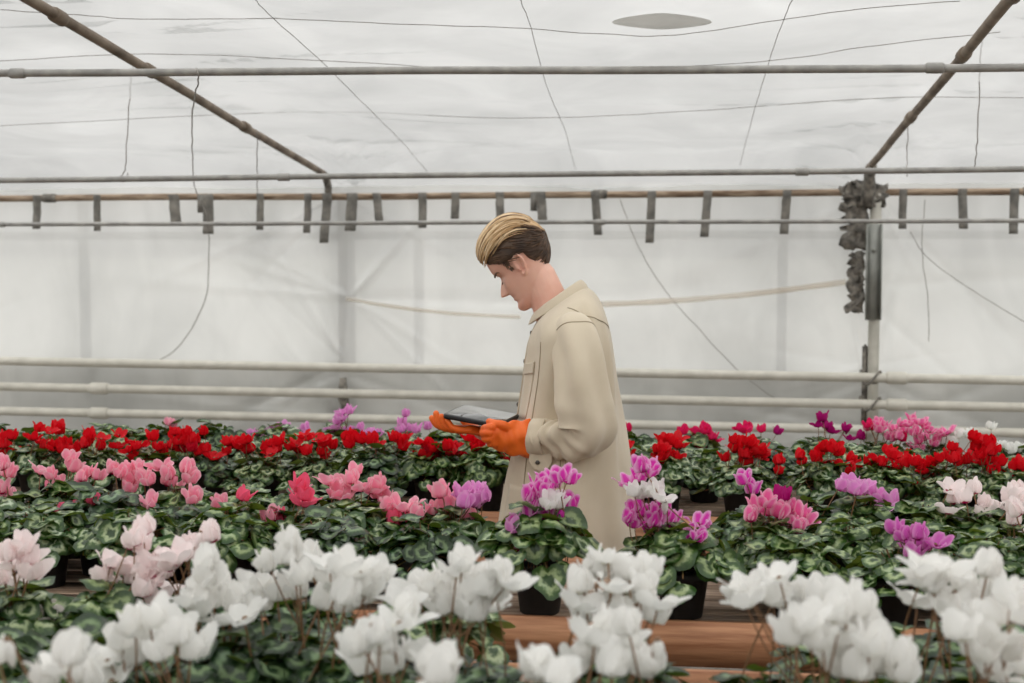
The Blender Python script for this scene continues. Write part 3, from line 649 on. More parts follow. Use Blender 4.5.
mid3 = parse('''pink 3,466 8,474 2,490 10,497 4,500 40,470 52,475 57,481 47,478 70,458 73,468 82,478 90,473 97,476 80,482 113,470 120,473 128,472 138,468 130,480 130,489 145,477 150,481 162,466 170,475 176,474 188,470 190,479 178,485 167,482
298,490 330,482 340,486 346,491 351,480 356,471 335,493 362,487 372,490 380,485 378,495 385,498 346,496 lilac 840,487 850,485 862,486 870,493 878,498 890,502 884,508 855,491 blush 950,489 953,500 948,510 973,490 965,499 983,503 982,517 1000,515 992,508 1010,500 1018,490 1022,505 1015,497
purple 745,480 752,490 760,498''')
mid2 = parse('''rose 72,513 66,511 76,521 90,503 243,497 299,487 304,497 299,500 305,503 277,518 282,521 394,523 397,531 pink 150,503 193,498 219,503 270,517 405,508 412,505 418,514 425,518 402,513 390,507 432,510 440,494 450,501 446,508 472,521 466,527 rose 415,521 lilac 461,494 468,499 479,492 473,503 484,498 464,504
candy 765,503 757,508 750,518 778,513 788,508 785,519 800,515 805,521 793,538 790,528 798,526 magenta 783,498 blush 1018,512 1014,521 1023,541 1012,547 candy 768,512''')
mid1 = parse('''purple 546,478 552,484 560,478 569,480 548,490 538,488 530,496 541,499 535,505 562,508 570,506 531,514 515,524 537,522 556,524 545,514 519,547 568,548 530,520 white 556,499 558,505 550,503 lilac 497,536 513,528
purple 640,478 629,482 635,486 648,473 643,468 653,471 636,509 628,518 645,522 651,530 656,515 663,510 671,520 666,526 640,514 655,522 648,512 633,524 660,532 white 633,492 640,494 650,492 660,497 665,500 657,490 purple 698,522 701,531 690,538 706,529 697,537
orchid 897,530 903,542 910,549 918,536 935,543 913,556 905,536 925,547''')
make_row('m3', 'back row of the middle bench', 3.62, [-45, 5, 68, 128, 185, 245, 300, (350, -.02), 395, (755, 0), 812, 868, 925, 985, 1050], mid3, .98, 1.12, group='cyclamens on the middle bench')
make_row('m2', 'middle row of the middle bench', 3.42, [-20, 35, 98, 165, 235, 292, 345, 398, 452, 775, 850, 920, 1015], mid2, 1.0, 1.14, group='cyclamens on the middle bench',
         labels={452: 'pink and lilac cyclamen on the middle bench, left of the hem of the overshirt', 775: 'candy pink cyclamen on the middle bench, second flowering pot right of the man'})
make_row('m1', 'front row of the middle bench', 3.20, [(-30, .05), (42, .1), (130, .08), (228, .1), (325, .05), (425, .06), 540, 684, 800, 900, (985, .03), 1060], mid1, 1.0, 1.06, group='cyclamens on the middle bench',
         labels={540: 'purple and white cyclamen in a black pot, directly in front of the overshirt', 684: 'purple and white cyclamen with silver-marked leaves in black pot, right of the man', 900: 'orchid purple cyclamen in a black pot at the front right of middle bench'})
near1 = parse('''blush 146,530 136,541 141,548 130,545 200,531 212,538 190,546 196,556 205,548 110,563 104,577 116,590 125,570 118,566 150,572 145,592 156,582 166,573 176,560 152,600 140,575 160,590 170,567 180,552 132,580 148,566 10,556 24,548 30,574 6,570 20,588 15,566 2,580 26,560 50,620 84,636 26,642''')
near2 = parse('''white 204,566 222,584 198,590 214,602 236,598 190,602 206,580 226,620 246,618 262,608 212,618 196,610 236,610 268,566 288,560 290,545 276,596 296,592 318,575 336,585 322,604 258,590 340,572 310,560 328,566 300,580 360,572 376,577 350,606 370,598 344,600 362,590
430,588 462,566 448,588 470,598 497,574 490,608 438,600 508,584 418,594 464,612 400,602 478,580 455,574 484,592 444,610 500,596 472,616
580,588 598,570 612,588 576,604 634,576 650,572 598,610 640,600 652,618 622,614 590,578 606,560 626,590 645,588 583,616 612,600 660,606
745,588 780,577 750,602 785,598 792,618 770,600 815,600 740,598 800,606 775,586
922,570 944,574 934,588 955,592 914,602 968,604 940,602 985,572 980,596 1000,606 928,580 992,584 950,612 965,585''')
near3 = parse('''white 130,630 150,640 164,655 180,640 138,660 100,668 112,680 195,652 172,632 120,645 155,622 145,650 108,660 372,626 360,650 385,648 400,624 412,656 405,612 378,640 390,666 366,668
590,640 622,644 642,650 600,660 652,668 605,628 630,630 658,640 612,672 640,672 588,656 575,668 835,618 842,600 862,612 850,640 872,650 830,655 880,668 902,660 860,675 848,625 870,630 820,645 886,645 855,658 900,678 838,670
790,640 806,628 975,620 1002,640 1020,618 985,655 1015,600 962,636 996,622 1010,655 972,650 1022,670 990,674''')
near4 = parse('''white 60,668 82,676 70,660 95,684 48,684 8,640 430,670 446,664 438,682 420,680 550,672 538,678 528,668 560,684 -4,660''')
G = 'cyclamens on the near bench'
make_row('n1', 'rear row of the near bench', 2.52, [(8, 0), (110, 0), (195, .05), 300, 430, 860, 985, 1080], near1, 1.0, 1.15, group=G)
make_row('n2', 'second row of the near bench', 2.18, [-30, 85, 215, (295, .07), (350, -.07), (458, 0), (615, .02), (775, 0), (930, 0), (1000, .05)], near2, 1.0, 1.2, [2, 5], group=G,
         labels={458: 'white cyclamen in the foreground, left of the black pot below the man', 615: 'tall white cyclamen in the foreground, right below the man, rear of two'})
make_row('n3', 'third row of the near bench', 1.92, [(20, 0), (150, 0), (385, 0), (500, .03), (618, 0), (855, 0), (990, 0)], near3, 1.0, 1.2, [2, 5], group=G, zmax=1.2,
         labels={618: 'large white cyclamen in the foreground, right below the man, nearer of two'})
make_row('n4', 'nearest row of the near bench', 1.66, [(65, 0), (265, 0), (435, 0), (550, 0), 935, 1050], near4, 1.0, 1.15, [2, 5], group=G)

#<P>
# ------------------------------------------------------------------ the man
def remesh(mb, name, mats, voxel, parent, smooth=2):
    me = mb.mesh(name + '_raw', []); bm = bmesh.new(); bm.from_mesh(me); bmesh.ops.recalc_face_normals(bm, faces=bm.faces); bm.to_mesh(me); bm.free()
    o = bpy.data.objects.new('tmp', me); COL.objects.link(o)
    r = o.modifiers.new('r', 'REMESH'); r.mode = 'VOXEL'; r.voxel_size = voxel
    s = o.modifiers.new('s', 'SMOOTH'); s.iterations = smooth; s.factor = .5
    dg = bpy.context.evaluated_depsgraph_get(); m2 = bpy.data.meshes.new_from_object(o.evaluated_get(dg)); m2.name = name
    bpy.data.objects.remove(o)
    m2.materials.clear()
    for m in mats: m2.materials.append(m)
    m2.polygons.foreach_set('use_smooth', [True] * len(m2.polygons))
    q = link(name, m2); 
    if parent: q.parent = parent; q.matrix_parent_inverse = Matrix.Translation(-parent.location)
    return q
def cloth(name, c1, c2, sheen=.3):
    m = plain(name, c1, c2, .9, 0, 5, .25, 700, None, .2, sheen=sheen); return m
M_SHIRT = cloth('beige_twill', lin(198, 184, 161), lin(210, 197, 175))
M_SHIRTIN = cloth('beige_twill_inside', lin(150, 136, 114), lin(164, 150, 126))
M_TROUS = cloth('dark_trousers', lin(42, 42, 48), lin(56, 56, 62), 0)
M_GLOVE = plain('orange_rubber', lin(224, 92, 18), lin(238, 112, 34), .5, 0, 12, .25, 160, spec=.4)
M_SHOE = plain('brown_leather', lin(60, 42, 32), lin(74, 54, 42), .5)
M_BUTTON = plain('dark_button', lin(70, 64, 58), lin(84, 78, 70), .35)
M_CASE = plain('tablet_case', lin(18, 18, 20), lin(24, 24, 26), .4)
M_SCREEN = plain('tablet_glass', lin(10, 11, 12), lin(12, 13, 14), .05, spec=.9)
[n for n in M_SCREEN.node_tree.nodes if n.type == 'BSDF_PRINCIPLED'][0].inputs['Coat Weight'].default_value = 1
M_SKIN = plain('skin', lin(222, 166, 146), lin(232, 184, 164), .5, 0, 14, .05, 300); 
M_LIP = plain('lips', lin(190, 112, 102), lin(198, 120, 108), .45)
for m_ in (M_SKIN, M_LIP):
    b_ = [n for n in m_.node_tree.nodes if n.type == 'BSDF_PRINCIPLED'][0]; b_.inputs['Subsurface Weight'].default_value = .15; b_.inputs['Subsurface Radius'].default_value = (.012, .005, .003); b_.inputs['Subsurface Scale'].default_value = 1
M_H = [plain('hair_light_blonde', lin(222, 192, 150), lin(236, 212, 176), .45), plain('hair_blonde', lin(180, 144, 100), lin(200, 166, 122), .45),
       plain('hair_brown', lin(92, 66, 44), lin(116, 86, 60), .5), plain('hair_dark_brown', lin(60, 43, 32), lin(88, 66, 48), .55)]
PY = 4.0
def Pt(px, py, yo=0): return at(px, py, PY + yo)

BET, GAM = math.radians(36), math.radians(7)
H = Pt(523, 262); f0 = Vector((-math.cos(BET), 0, -math.sin(BET))); hu = Vector((-math.sin(BET), 0, math.cos(BET)))
hf = f0 * math.cos(GAM) + Vector((0, 1, 0)) * math.sin(GAM); hl = Vector((0, 1, 0)) * math.cos(GAM) - f0 * math.sin(GAM)
def hd(f, l, u): return H + hf * f + hl * l + hu * u
#        u     front   back    half-width
PROF = [(-.120, .066, .040, .010), (-.117, .078, .028, .022), (-.108, .085, .012, .033), (-.096, .087, -.002, .041), (-.084, .0805, -.015, .047), (-.074, .084, -.025, .051), (-.066, .0815, -.034, .055),
        (-.058, .0845, -.042, .058), (-.048, .083, -.052, .061), (-.034, .083, -.064, .064), (-.018, .083, -.077, .066), (-.003, .081, -.086, .068), (.008, .083, -.091, .070),
        (.022, .091, -.094, .072), (.040, .092, -.096, .074), (.060, .088, -.094, .075), (.080, .075, -.086, .071), (.096, .052, -.070, .060), (.108, .022, -.044, .042), (.114, -.005, -.022, .015)]
def head_rings():
    S = catmull(PROF, 6); n = 112; rings = []
    for u, F, B, Wd in S:
        uo = u; c = min(-.008 if u > -.03 else -.008 + (F + B) * .5 * sm(-.03, -.115, u) * 1.1, F - .005); ring = []
        for k in range(n):
            th = 2 * PI * k / n; ct, st = math.cos(th), math.sin(th); e = .90 if ct > 0 else .95
            x = c + (F - c if ct > 0 else c - B) * (abs(ct) ** e) * (1 if ct > 0 else -1); y = Wd * (abs(st) ** e) * (1 if st > 0 else -1)
            if ct > 0:
                u = uo + .008 * g(uo + .012, .05)  # nose
                prot = .031 * sm(.014, -.042, u) if u > -.042 else .031 * (1 - sm(-.042, -.052, u))
                wn = .0075 + .0075 * sm(.0, -.042, u)
                x += prot * g(y, wn) + (.006 * g(abs(y) - .013, .006) * g(u + .043, .007))
                x -= .0115 * g(abs(y) - .031, .015) * g(u - .002, .013)            # eye sockets
                x += .0065 * g(abs(y) - .031, .011) * g(u + .001, .0075)          # closed lids
                x += .0035 * g(abs(y) - .026, .018) * g(u - .021, .007)           # brow ridge
                x += (.0035 * g(u + .061, .0035) + .0040 * g(u + .072, .0042)) * g(y, .018) - .0030 * g(u + .0665, .0022) * g(y, .022)
                x += .004 * g(abs(y) - .045, .02) * g(u + .028, .018)
                x += .004 * g(y, .016) * g(u + .104, .01)
            ring.append(hd(x, y, uo)); u = uo
        rings.append(ring)
    return rings
body = MB()
body.loft(head_rings())
for s in (-1, 1):   # ears
    E = lambda a, b, c: hd(-.004 + a, s * (.066 + c), -.004 + b)
    pts = [E(.012 * 1.2, -.012, .002), E(.011, .008, .004), E(.009, .020, .008), E(.0, .028, .011), E(-.012, .026, .013), E(-.018, .014, .014), E(-.017, .0, .013), E(-.011, -.016, .010), E(-.002, -.028, .006), E(.006, -.030, .003), E(.009, -.022, .001)]
    body.tube([Vector(p) for p in catmull([tuple(p) for p in pts], 4)], .0036, 8)
    body.loft([[E(-.003 + r * (.013 * math.cos(t) - .004 * math.sin(t)), r * .024 * math.sin(t), z) for t in [2 * PI * k / 16 for k in range(16)]] for r, z in ((1, -.004), (1, .0015), (.6, -.001), (.3, -.003))])
    body.tube([E(.008, -.002, .004), E(.009, -.010, .006), E(.005, -.016, .005)], .0034, 6)
    body.tube([E(-.010, .016, .008), E(-.012, .002, .008), E(-.006, -.014, .006)], .003, 6)
body.tube([hd(-.020, 0, .01), hd(-.012, 0, -.03), hd(-.014, 0, -.060), Pt(548, 298), Pt(559, 319), Pt(571, 345)], [(.045, .05), (.045, .050), (.048, .052), (.053, .057), (.066, .068), (.08, .11)], 24, up=(1, 0, 0))
body.tube([Pt(564, 318), Pt(570, 340), Pt(572, 390), Pt(571, 450), Pt(568, 500), Pt(567, 545)], [(.05, .07), (.085, .15), (.105, .15), (.095, .135), (.10, .15), (.09, .15)], 24, up=(1, 0, 0))
ARM_N = [(572, 338, -.15, .052), (578, 385, -.215, .045), (586, 430, -.225, .042), (556, 438, -.21, .038), (528, 438, -.185, .029), (505, 437, -.19, .03), (492, 436, -.19, .022)]
ARM_F = [(572, 338, .15, .052), (578, 385, .21, .045), (582, 432, .19, .042), (545, 437, .09, .036), (508, 436, -.01, .027), (492, 435, -.05, .026), (478, 432, -.09, .018)]
for A in (ARM_N, ARM_F):
    C_ = catmull([tuple(Pt(a, b, c)) + (r,) for a, b, c, r in A], 5); body.tube([Vector(c[:3]) for c in C_], [c[3] for c in C_], 16)
hipx = Pt(567, 545).x
for s in (-1, 1):
    LEG = [(hipx, 4.0 + s * .085, .90, .085), (hipx - .01, 4.0 + s * .10, .70, .078), (hipx - .015, 4.0 + s * .10, .48, .056), (hipx, 4.0 + s * .105, .30, .052), (hipx + .01, 4.0 + s * .11, .10, .036), (hipx + .01, 4.0 + s * .11, .05, .036)]
    body.tube([Vector(c[:3]) for c in LEG], [c[3] for c in LEG], 16, up=(1, 0, 0))
    body.tube([(hipx + .04, 4.0 + s * .11, .05), (hipx - .05, 4.0 + s * .11, .045), (hipx - .15, 4.0 + s * .115, .035)], [.034, .034, .026], 12)
man = remesh(body, 'person', [M_SKIN, M_LIP], .0034, None, 2)
props(man, 'fair-haired man in a beige overshirt and orange gloves, head bowed over a tablet', 'person')
me = man.data
for p in me.polygons:
    d = p.center - H; f, l, u = d.dot(hf), d.dot(hl), d.dot(hu)
    if f > .074 and abs(l) < .022 and -.079 < u + .010 * (abs(l) / .022) ** 2 < -.056 and f > .0775 - .3 * abs(l): p.material_index = 1

# brows, lashes
for s in (-1, 1):
    mb = MB(); r_ = random.Random(5)
    for k in range(46):
        t = k / 45; l = .012 + .034 * t; u = .0085 + .006 * math.sin(t * 2.4) + r_.uniform(-.002, .002); f = .0915 - .9 * max(0, l - .012) ** 2 / .07 - .012 * t
        a = hd(f - .001, s * l, u); mb.tube([a, a + hf * .001 + hl * s * .005 + hu * .0025, a + hl * s * .009 - hf * .002 + hu * .001], [.0008, .0007, .0002], 4)
    build('eyebrow', mb, M_H[2], man)
    mb = MB(); mb.tube([hd(.0835 - .010 * t * t - .0012, s * (.019 + .025 * t), -.0145 - .0035 * math.sin(PI * t)) for t in [i / 8 for i in range(9)]], [.0005, .001, .0013, .0014, .0014, .0014, .0013, .001, .0005], 6); build('eyelash', mb, M_H[3], man)

# hair
hc = (-.004, .030)
def hairS(om, ph, lift=0):
    """om: degrees to the side of the crown line, ph: degrees from the forehead over the crown to the back"""
    o_, p_ = math.radians(om), math.radians(ph); cf, sf = math.cos(p_), math.sin(p_)
    rf, ru, rl = .100, .099, .0815
    if cf < 0: rf = .096
    top = max(0, math.cos(o_))
    b = .010 * top * sm(15, 60, ph) * (1 - sm(95, 175, ph) * .6) + .012 * top * g(ph - 30, 24)
    if abs(om) > 92: k = 1 - .05 * sm(92, 140, abs(om)); rf *= k; ru *= k * .97; rl *= .97
    return hd(hc[0] + cf * (rf + lift + b), -math.sin(o_) * sf * (rl + lift + b * .3), hc[1] + math.cos(o_) * sf * (ru + lift + b))
def ph0(om):
    a = abs(om)
    if a < 70: return 30 + 7 * (a / 70) ** 2
    if a < 90: return 37 + 21 * sm(70, 90, a)
    if a < 98: return 58 + 50 * sm(90, 98, a)
    return 108 + 14 * sm(98, 170, a)
hair = MB(); nu, nv = 96, 34; vs = []
for i in range(nu):
    om = -180 + 360 * i / nu; a = ph0(om)
    for j in range(nv + 1): vs.append(hairS(om, a + (178 - a) * (j / nv), (-.004 if j == 0 else .0) + .0012 * math.sin(om * 1.9 + j * .2) * (abs(om) < 70)))
fs = []; mi = []
for i in range(nu):
    om = -180 + 360 * (i + .5) / nu
    for j in range(nv):
        q = (i * (nv + 1) + j, ((i + 1) % nu) * (nv + 1) + j, ((i + 1) % nu) * (nv + 1) + j + 1, i * (nv + 1) + j + 1)
        hair.f.append(q); hair.mi.append(1 if abs(om) < 50 else 3)
hair.v = [tuple(v) for v in vs]; hair.uv = [(0, 0)] * len(vs); hair.hasuv = False
r_ = random.Random(12)
for k in range(620):     # long blonde strands combed back
    om = r_.gauss(0, 30); om = max(-58, min(58, om)); st = ph0(om) - 4 + (r_.random() * 60 if r_.random() < .6 else r_.random() * 6)
    en = min(st + r_.uniform(60, 120), 150 - abs(om) * .35 + r_.uniform(-8, 8)); om1 = om * r_.uniform(.85, 1.15) + r_.uniform(-6, 6)
    drop = r_.uniform(0, 14) if abs(om) > 25 else 0
    L_ = r_.uniform(.0015, .0065); pts = []
    for i in range(12):
        t = i / 11; sg = 1 if om > 0 else -1
        pts.append(hairS(om + (om1 - om) * t + sg * drop * g(t, .35), st + (en - st) * t, L_ * (.5 + 1.0 * math.sin(PI * (.15 + .8 * t))) - (.004 if t > .95 else 0)))
    w_ = r_.uniform(.0009, .0018); hair.tube(pts, [w_ * (.5 + .7 * math.sin(PI * (.1 + .85 * i / 11))) for i in range(12)], 4, r_.choices((0, 1, 2), (5, 5, 1.2))[0])
for k in range(900):     # short darker sides and nape
    sg = r_.choice((-1, 1)); om = sg * r_.uniform(46, 176); a = ph0(om); st = a + (170 - a) * r_.random() ** 1.1; pts = []
    ln = r_.uniform(12, 24)
    for i in range(5):
        t = i / 4; pts.append(hairS(om + sg * 9 * t, min(st + ln * t, 177), .0005 + .0026 * math.sin(PI * (.1 + .8 * t))))
    hair.tube(pts, [.0009, .0012, .0012, .0009, .0004], 4, 3 if abs(om) > 62 and r_.random() < .82 else 2)
for s in (-1, 1):        # sideburns
    for k in range(60):
        a, b = r_.random(), r_.random() ** 1.7; f = .017 + .024 * a * (1 - .5 * b); u = .036 - .034 * b; 
        p = hd(f, s * (.0755 - .0035 * b - .10 * max(0, f - .02)), u); hair.tube([p, p - hu * .006 + hl * s * .001, p - hu * .011 - hl * s * .001], [.001, .0011, .0003], 4, 3 if r_.random() < .8 else 2)
build('hair', hair, M_H, man)

# overshirt
TR = [((548, 309), (581, 288), .070), ((541, 317), (588, 288), .105), ((535, 327), (596, 295), .160), ((531, 340), (604, 309), .200), ((529, 356), (611, 330), .212), ((526, 380), (616, 357), .210), ((521, 405), (620, 392), .205),
      ((516, 430), (624, 428), .208), ((511, 455), (627, 460), .214), ((507, 480), (629, 490), .224), ((503, 508), (631, 518), .232), ((499, 538), (632, 548), .238)]
TRC = catmull([(a[0], a[1], b[0], b[1], w_) for a, b, w_ in TR], 7)
def torso(v, th, off=0):
    """v 0..1 from neck to hem, th 0 = chest, pi = back, negative = near side"""
    x = v * (len(TRC) - 1); i = min(int(x), len(TRC) - 2); t = x - i; q = [a + (b - a) * t for a, b in zip(TRC[i], TRC[i + 1])]
    F, B = Pt(q[0], q[1]), Pt(q[2], q[3]); c = (F + B) / 2; ct, st = math.cos(th), math.sin(th); e = .86
    cx, sy = (abs(ct) ** e) * (1 if ct > 0 else -1), (abs(st) ** e) * (1 if st > 0 else -1)
    n_ = ((F - c).normalized() * ct + Vector((0, 1, 0)) * st)
    env = sm(.12, .3, v)
    d = env * (.006 * math.sin(5 * th + 2.2 * math.sin(v * 5)) + .007 * ns(3 * math.cos(th) + 5, 3 * math.sin(th), v * 3))
    d += .010 * env * g(th % (2 * PI) - 4.25, .28) * math.sin(v * 26 - th * 5) * g(v - .42, .16)
    d -= .012 * g(th % (2 * PI) - 4.1, .10) * g(v - .40, .16)
    d += .005 * math.sin(9 * th + 6 * v) * sm(.5, 1, v)
    d += .009 * env * g(((th % (2 * PI)) - 4.0 - .5 * (v - .4)), .12) * g(v - .45, .22) + .006 * env * g(((th % (2 * PI)) - 3.7), .09) * g(v - .5, .25)
    return c + (F - c) * cx + Vector((0, 1, 0)) * (q[4] * sy) + n_ * (d + off)
mb = MB(); nr, na = 90, 120; vs = [torso(j / nr, 2 * PI * k / na) for j in range(nr + 1) for k in range(na)]
vs += [torso(1 - .02 * j, 2 * PI * k / na, -.006) for j in range(4) for k in range(na)]
mb.add(vs, [(j * na + k, j * na + (k + 1) % na, (j + 1) * na + (k + 1) % na, (j + 1) * na + k) for j in range(nr + 4) for k in range(na)])
shirt = build('overshirt', mb, M_SHIRT, man)
def ribbon(pts, r, parent, name, m): 
    b_ = MB(); b_.tube(pts, r, 6); return build(name, b_, m, parent)
for th, v0, v1, lb in ((-.95, .30, .97, 0), (-1.55, .66, .98, 0), (-1.60, .66, .98, 0)):
    ribbon([torso(v0 + (v1 - v0) * i / 30, th - .12 * (1 - i / 30) * (th > -1), .0008) for i in range(31)], .0016, shirt, 'seam', M_SHIRTIN)
ribbon([torso(.165 + .20 * i / 24 * 0 + .19 * math.sin(PI / 2 * i / 24), -1.75 - 1.39 * i / 24, .0008) for i in range(25)], .0016, shirt, 'seam', M_SHIRTIN)
# chest pocket with flap
def patch(v0, v1, t0, t1, off, name, m, parent, n=10):
    b_ = MB(); vs = []
    for s in (0, 1):
        for j in range(n + 1):
            for i in range(n + 1): vs.append(torso(v0 + (v1 - v0) * j / n, t0 + (t1 - t0) * i / n, off * s))
    k = (n + 1) ** 2; fs = []
    for j in range(n):
        for i in range(n):
            a = j * (n + 1) + i; q = (a, a + 1, a + n + 2, a + n + 1); fs += [q[::-1], tuple(x + k for x in q)]
    rim = list(range(n + 1)) + [j * (n + 1) + n for j in range(1, n + 1)] + [n * (n + 1) + i for i in range(n - 1, -1, -1)] + [j * (n + 1) for j in range(n - 1, 0, -1)]
    for a, b in zip(rim, rim[1:] + rim[:1]): fs.append((a, b, b + k, a + k))
    b_.add(vs, fs); return build(name, b_, m, parent)
patch(.40, .58, -.78, -.36, .003, 'pocket', M_SHIRT, shirt)
fl = patch(.385, .425, -.80, -.34, .0055, 'pocket_flap', M_SHIRT, shirt)
patch(.80, .965, -1.25, -.62, .003, 'hip_pocket', M_SHIRT, shirt)
patch(.10, .985, -.10, .06, .004, 'button_placket', M_SHIRT, shirt, 26)
for v in (.22, .38, .54, .70, .86):
    b_ = MB(); p = torso(v, -.02, .005); b_.ball(p, (.0035, .007, .007), seg=10, rings=6); build('button', b_, M_BUTTON, shirt)
# collar
mb = MB(); vs = []; nc = 60
def ringp(fr, bk, wd, th):
    F, B = Pt(*fr), Pt(*bk); c = (F + B) / 2; ct, st = math.cos(th), math.sin(th)
    return c + (F - c) * ct + Vector((0, 1, 0)) * wd * st
rows = [((549, 318), (577, 290), .058), ((541, 309), (578, 281.5), .064), ((537, 309), (581, 279), .070), ((533.5, 315), (586, 284), .080), ((532, 322), (589, 291), .092)]
for j, (fr, bk, wd) in enumerate(rows):
    for k in range(nc + 1):
        th = math.radians(14 + 332 * k / nc); p = ringp(fr, bk, wd, th); e = abs(k / nc - .5) * 2
        if j >= 3: p += Vector((-.012, 0, -.012)) * sm(.75, 1, e) * (j - 2) / 2
        vs.append(p)
mb.add(vs, [(j * (nc + 1) + k, j * (nc + 1) + k + 1, (j + 1) * (nc + 1) + k + 1, (j + 1) * (nc + 1) + k) for j in range(len(rows) - 1) for k in range(nc)])
co = build('collar', mb, M_SHIRT, shirt); sd_ = co.modifiers.new('s', 'SOLIDIFY'); sd_.thickness = .004; sd_.offset = 0; ss = co.modifiers.new('b', 'SUBSURF'); ss.levels = ss.render_levels = 1

def sleeve(J, near):
    C_ = catmull([tuple(Pt(a, b, c)) + (r,) for a, b, c, r in J], 12); n = len(C_)
    def disp(t, th, p):
        el_ = g(t - .66, .17); fa = sm(.62, .72, t)
        d = .0095 * math.sin(t * 58 + 2.2 * math.sin(th + .5)) * el_ * (.5 + .5 * math.cos(th - 1.0)) 
        d += .006 * math.sin(3 * th + t * 12) * fa + .0045 * math.sin(t * 75 + 3 * math.sin(th * 2)) * fa
        d += .008 * ns(p.x * 14, p.y * 9, p.z * 7) + .007 * math.sin(5 * th + 7 * t) * sm(0, .3, t) * (1 - fa)
        return d
    b_ = MB(); b_.tube([Vector(c[:3]) for c in C_], [c[3] for c in C_], 48, up=(-1, 0, 0), disp=disp); s_ = build('sleeve', b_, M_SHIRT, shirt)
    return s_
SN = [(571, 324, -.135, .036), (573, 330, -.155, .056), (576, 345, -.185, .064), (579, 365, -.208, .069), (582, 390, -.224, .074), (585, 412, -.232, .076), (587, 429, -.234, .073), (578, 438, -.230, .060), (562, 438, -.218, .052), (548, 437.5, -.204, .049), (537, 437.5, -.192, .047)]
SF = [(571, 324, .135, .036), (573, 330, .155, .056), (577, 365, .205, .066), (580, 400, .215, .070), (582, 425, .200, .068), (572, 434, .16, .056), (552, 436, .105, .048), (533, 436, .05, .046)]
slN = sleeve(SN, 1); slF = sleeve(SF, 0)
def cuff(p0, p1, r0, par):
    a, b = Pt(*p0), Pt(*p1); ax = (b - a).normalized(); b_ = MB(); L_ = (b - a).length
    prof = [(1.0, .02), (1.0, 1.0), (1.03, 1.08), (1.12, 1.1), (1.18, 1.0), (1.17, .55), (1.14, .1), (1.06, .0)]
    u_ = Vector((0, 0, 1)); u_ = (u_ - ax * u_.dot(ax)).normalized(); w_ = ax.cross(u_); vs = []; n = 40
    for rr, t in prof:
        for k in range(n):
            th = 2 * PI * k / n; r1 = r0 * rr * (1 + .04 * math.sin(3 * th + 1) + .02 * math.sin(7 * th)); vs.append(a + ax * L_ * (t + .10 * math.sin(2 * th + .6)) + u_ * r1 * math.cos(th) + w_ * r1 * math.sin(th))
    m_ = len(prof); b_.add(vs, [(i * n + k, i * n + (k + 1) % n, ((i + 1) % m_) * n + (k + 1) % n, ((i + 1) % m_) * n + k) for i in range(m_) for k in range(n)])
    return build('cuff', b_, M_SHIRT, par)
nS = 48; vv = slN.data.vertices; i0 = 17
ribbon([vv[i0 * nS + k % nS].co * 1.0 for k in range(nS + 1)], .0017, slN, 'armhole_seam', M_SHIRTIN)
cuff((548, 437.5, -.206), (535, 437.5, -.190), .0445, slN); cuff((538, 436, .06), (526, 436, .03), .042, slF)
# loose cuff tab with a button, hanging below the near sleeve
mb = MB(); vs = []
a_, b_2, c_, d_ = Pt(553, 455, -.225), Pt(536, 452, -.215), Pt(529, 459, -.215), Pt(541, 470, -.22)
outl = [Pt(x, y, -.218) for x, y in ((552, 453), (544, 451), (536, 451), (530, 454), (528.5, 460), (532, 467), (540, 471), (548, 469), (552, 462))]
c0 = sum(outl, Vector()) / len(outl); n = len(outl)
mb.loft([[p + Vector((0, d, 0)) for p in outl] for d in (0, -.004)]); mb.loft([[p.lerp(c0, .02) + Vector((0, -.004 - .002 * math.sin(i * 2.), 0)) for i, p in enumerate(outl)], [p.lerp(c0, .12) + Vector((0, -.0045, 0)) for p in outl]])
tab = build('cuff_tab', mb, M_SHIRT, shirt, smooth=False)
mb = MB(); mb.ball(Pt(537.5, 462.5, -.2255), (.0062, .003, .0062), seg=12, rings=6); build('button', mb, M_BUTTON, shirt)

# trousers and shoes
mb = MB()
mb.tube([(hipx + .0, 4, .99), (hipx, 4, .93), (hipx, 4, .86)], [(.115, .165), (.12, .175), (.115, .18)], 24, up=(1, 0, 0))
for s in (-1, 1):
    mb.tube([(hipx, 4 + s * .088, .92), (hipx - .008, 4 + s * .098, .70), (hipx - .01, 4 + s * .10, .48), (hipx + .002, 4 + s * .105, .28), (hipx + .008, 4 + s * .11, .07)], [.098, .092, .074, .068, .062], 20, up=(1, 0, 0))
remesh(mb, 'trousers', [M_TROUS], .007, man, 3)
for s in (-1, 1):
    mb = MB(); yy = 4 + s * .11
    mb.tube([(hipx + .055, yy, .045), (hipx + .02, yy, .05), (hipx - .06, yy, .046), (hipx - .13, yy + s * .005, .036), (hipx - .19, yy + s * .006, .028)], [(.036, .038), (.046, .042), (.042, .044), (.032, .046), (.020, .032)], 16)
    so = remesh(mb, 'shoe', [M_SHOE], .005, man, 2)
    b_ = MB(); b_.loft([[(hipx - .065 + .135 * math.cos(t), yy + s * .003 + .046 * math.sin(t), z) for t in [2 * PI * k / 24 for k in range(24)]] for z in (.0, .014)]); build('sole', b_, M_CASE, so)

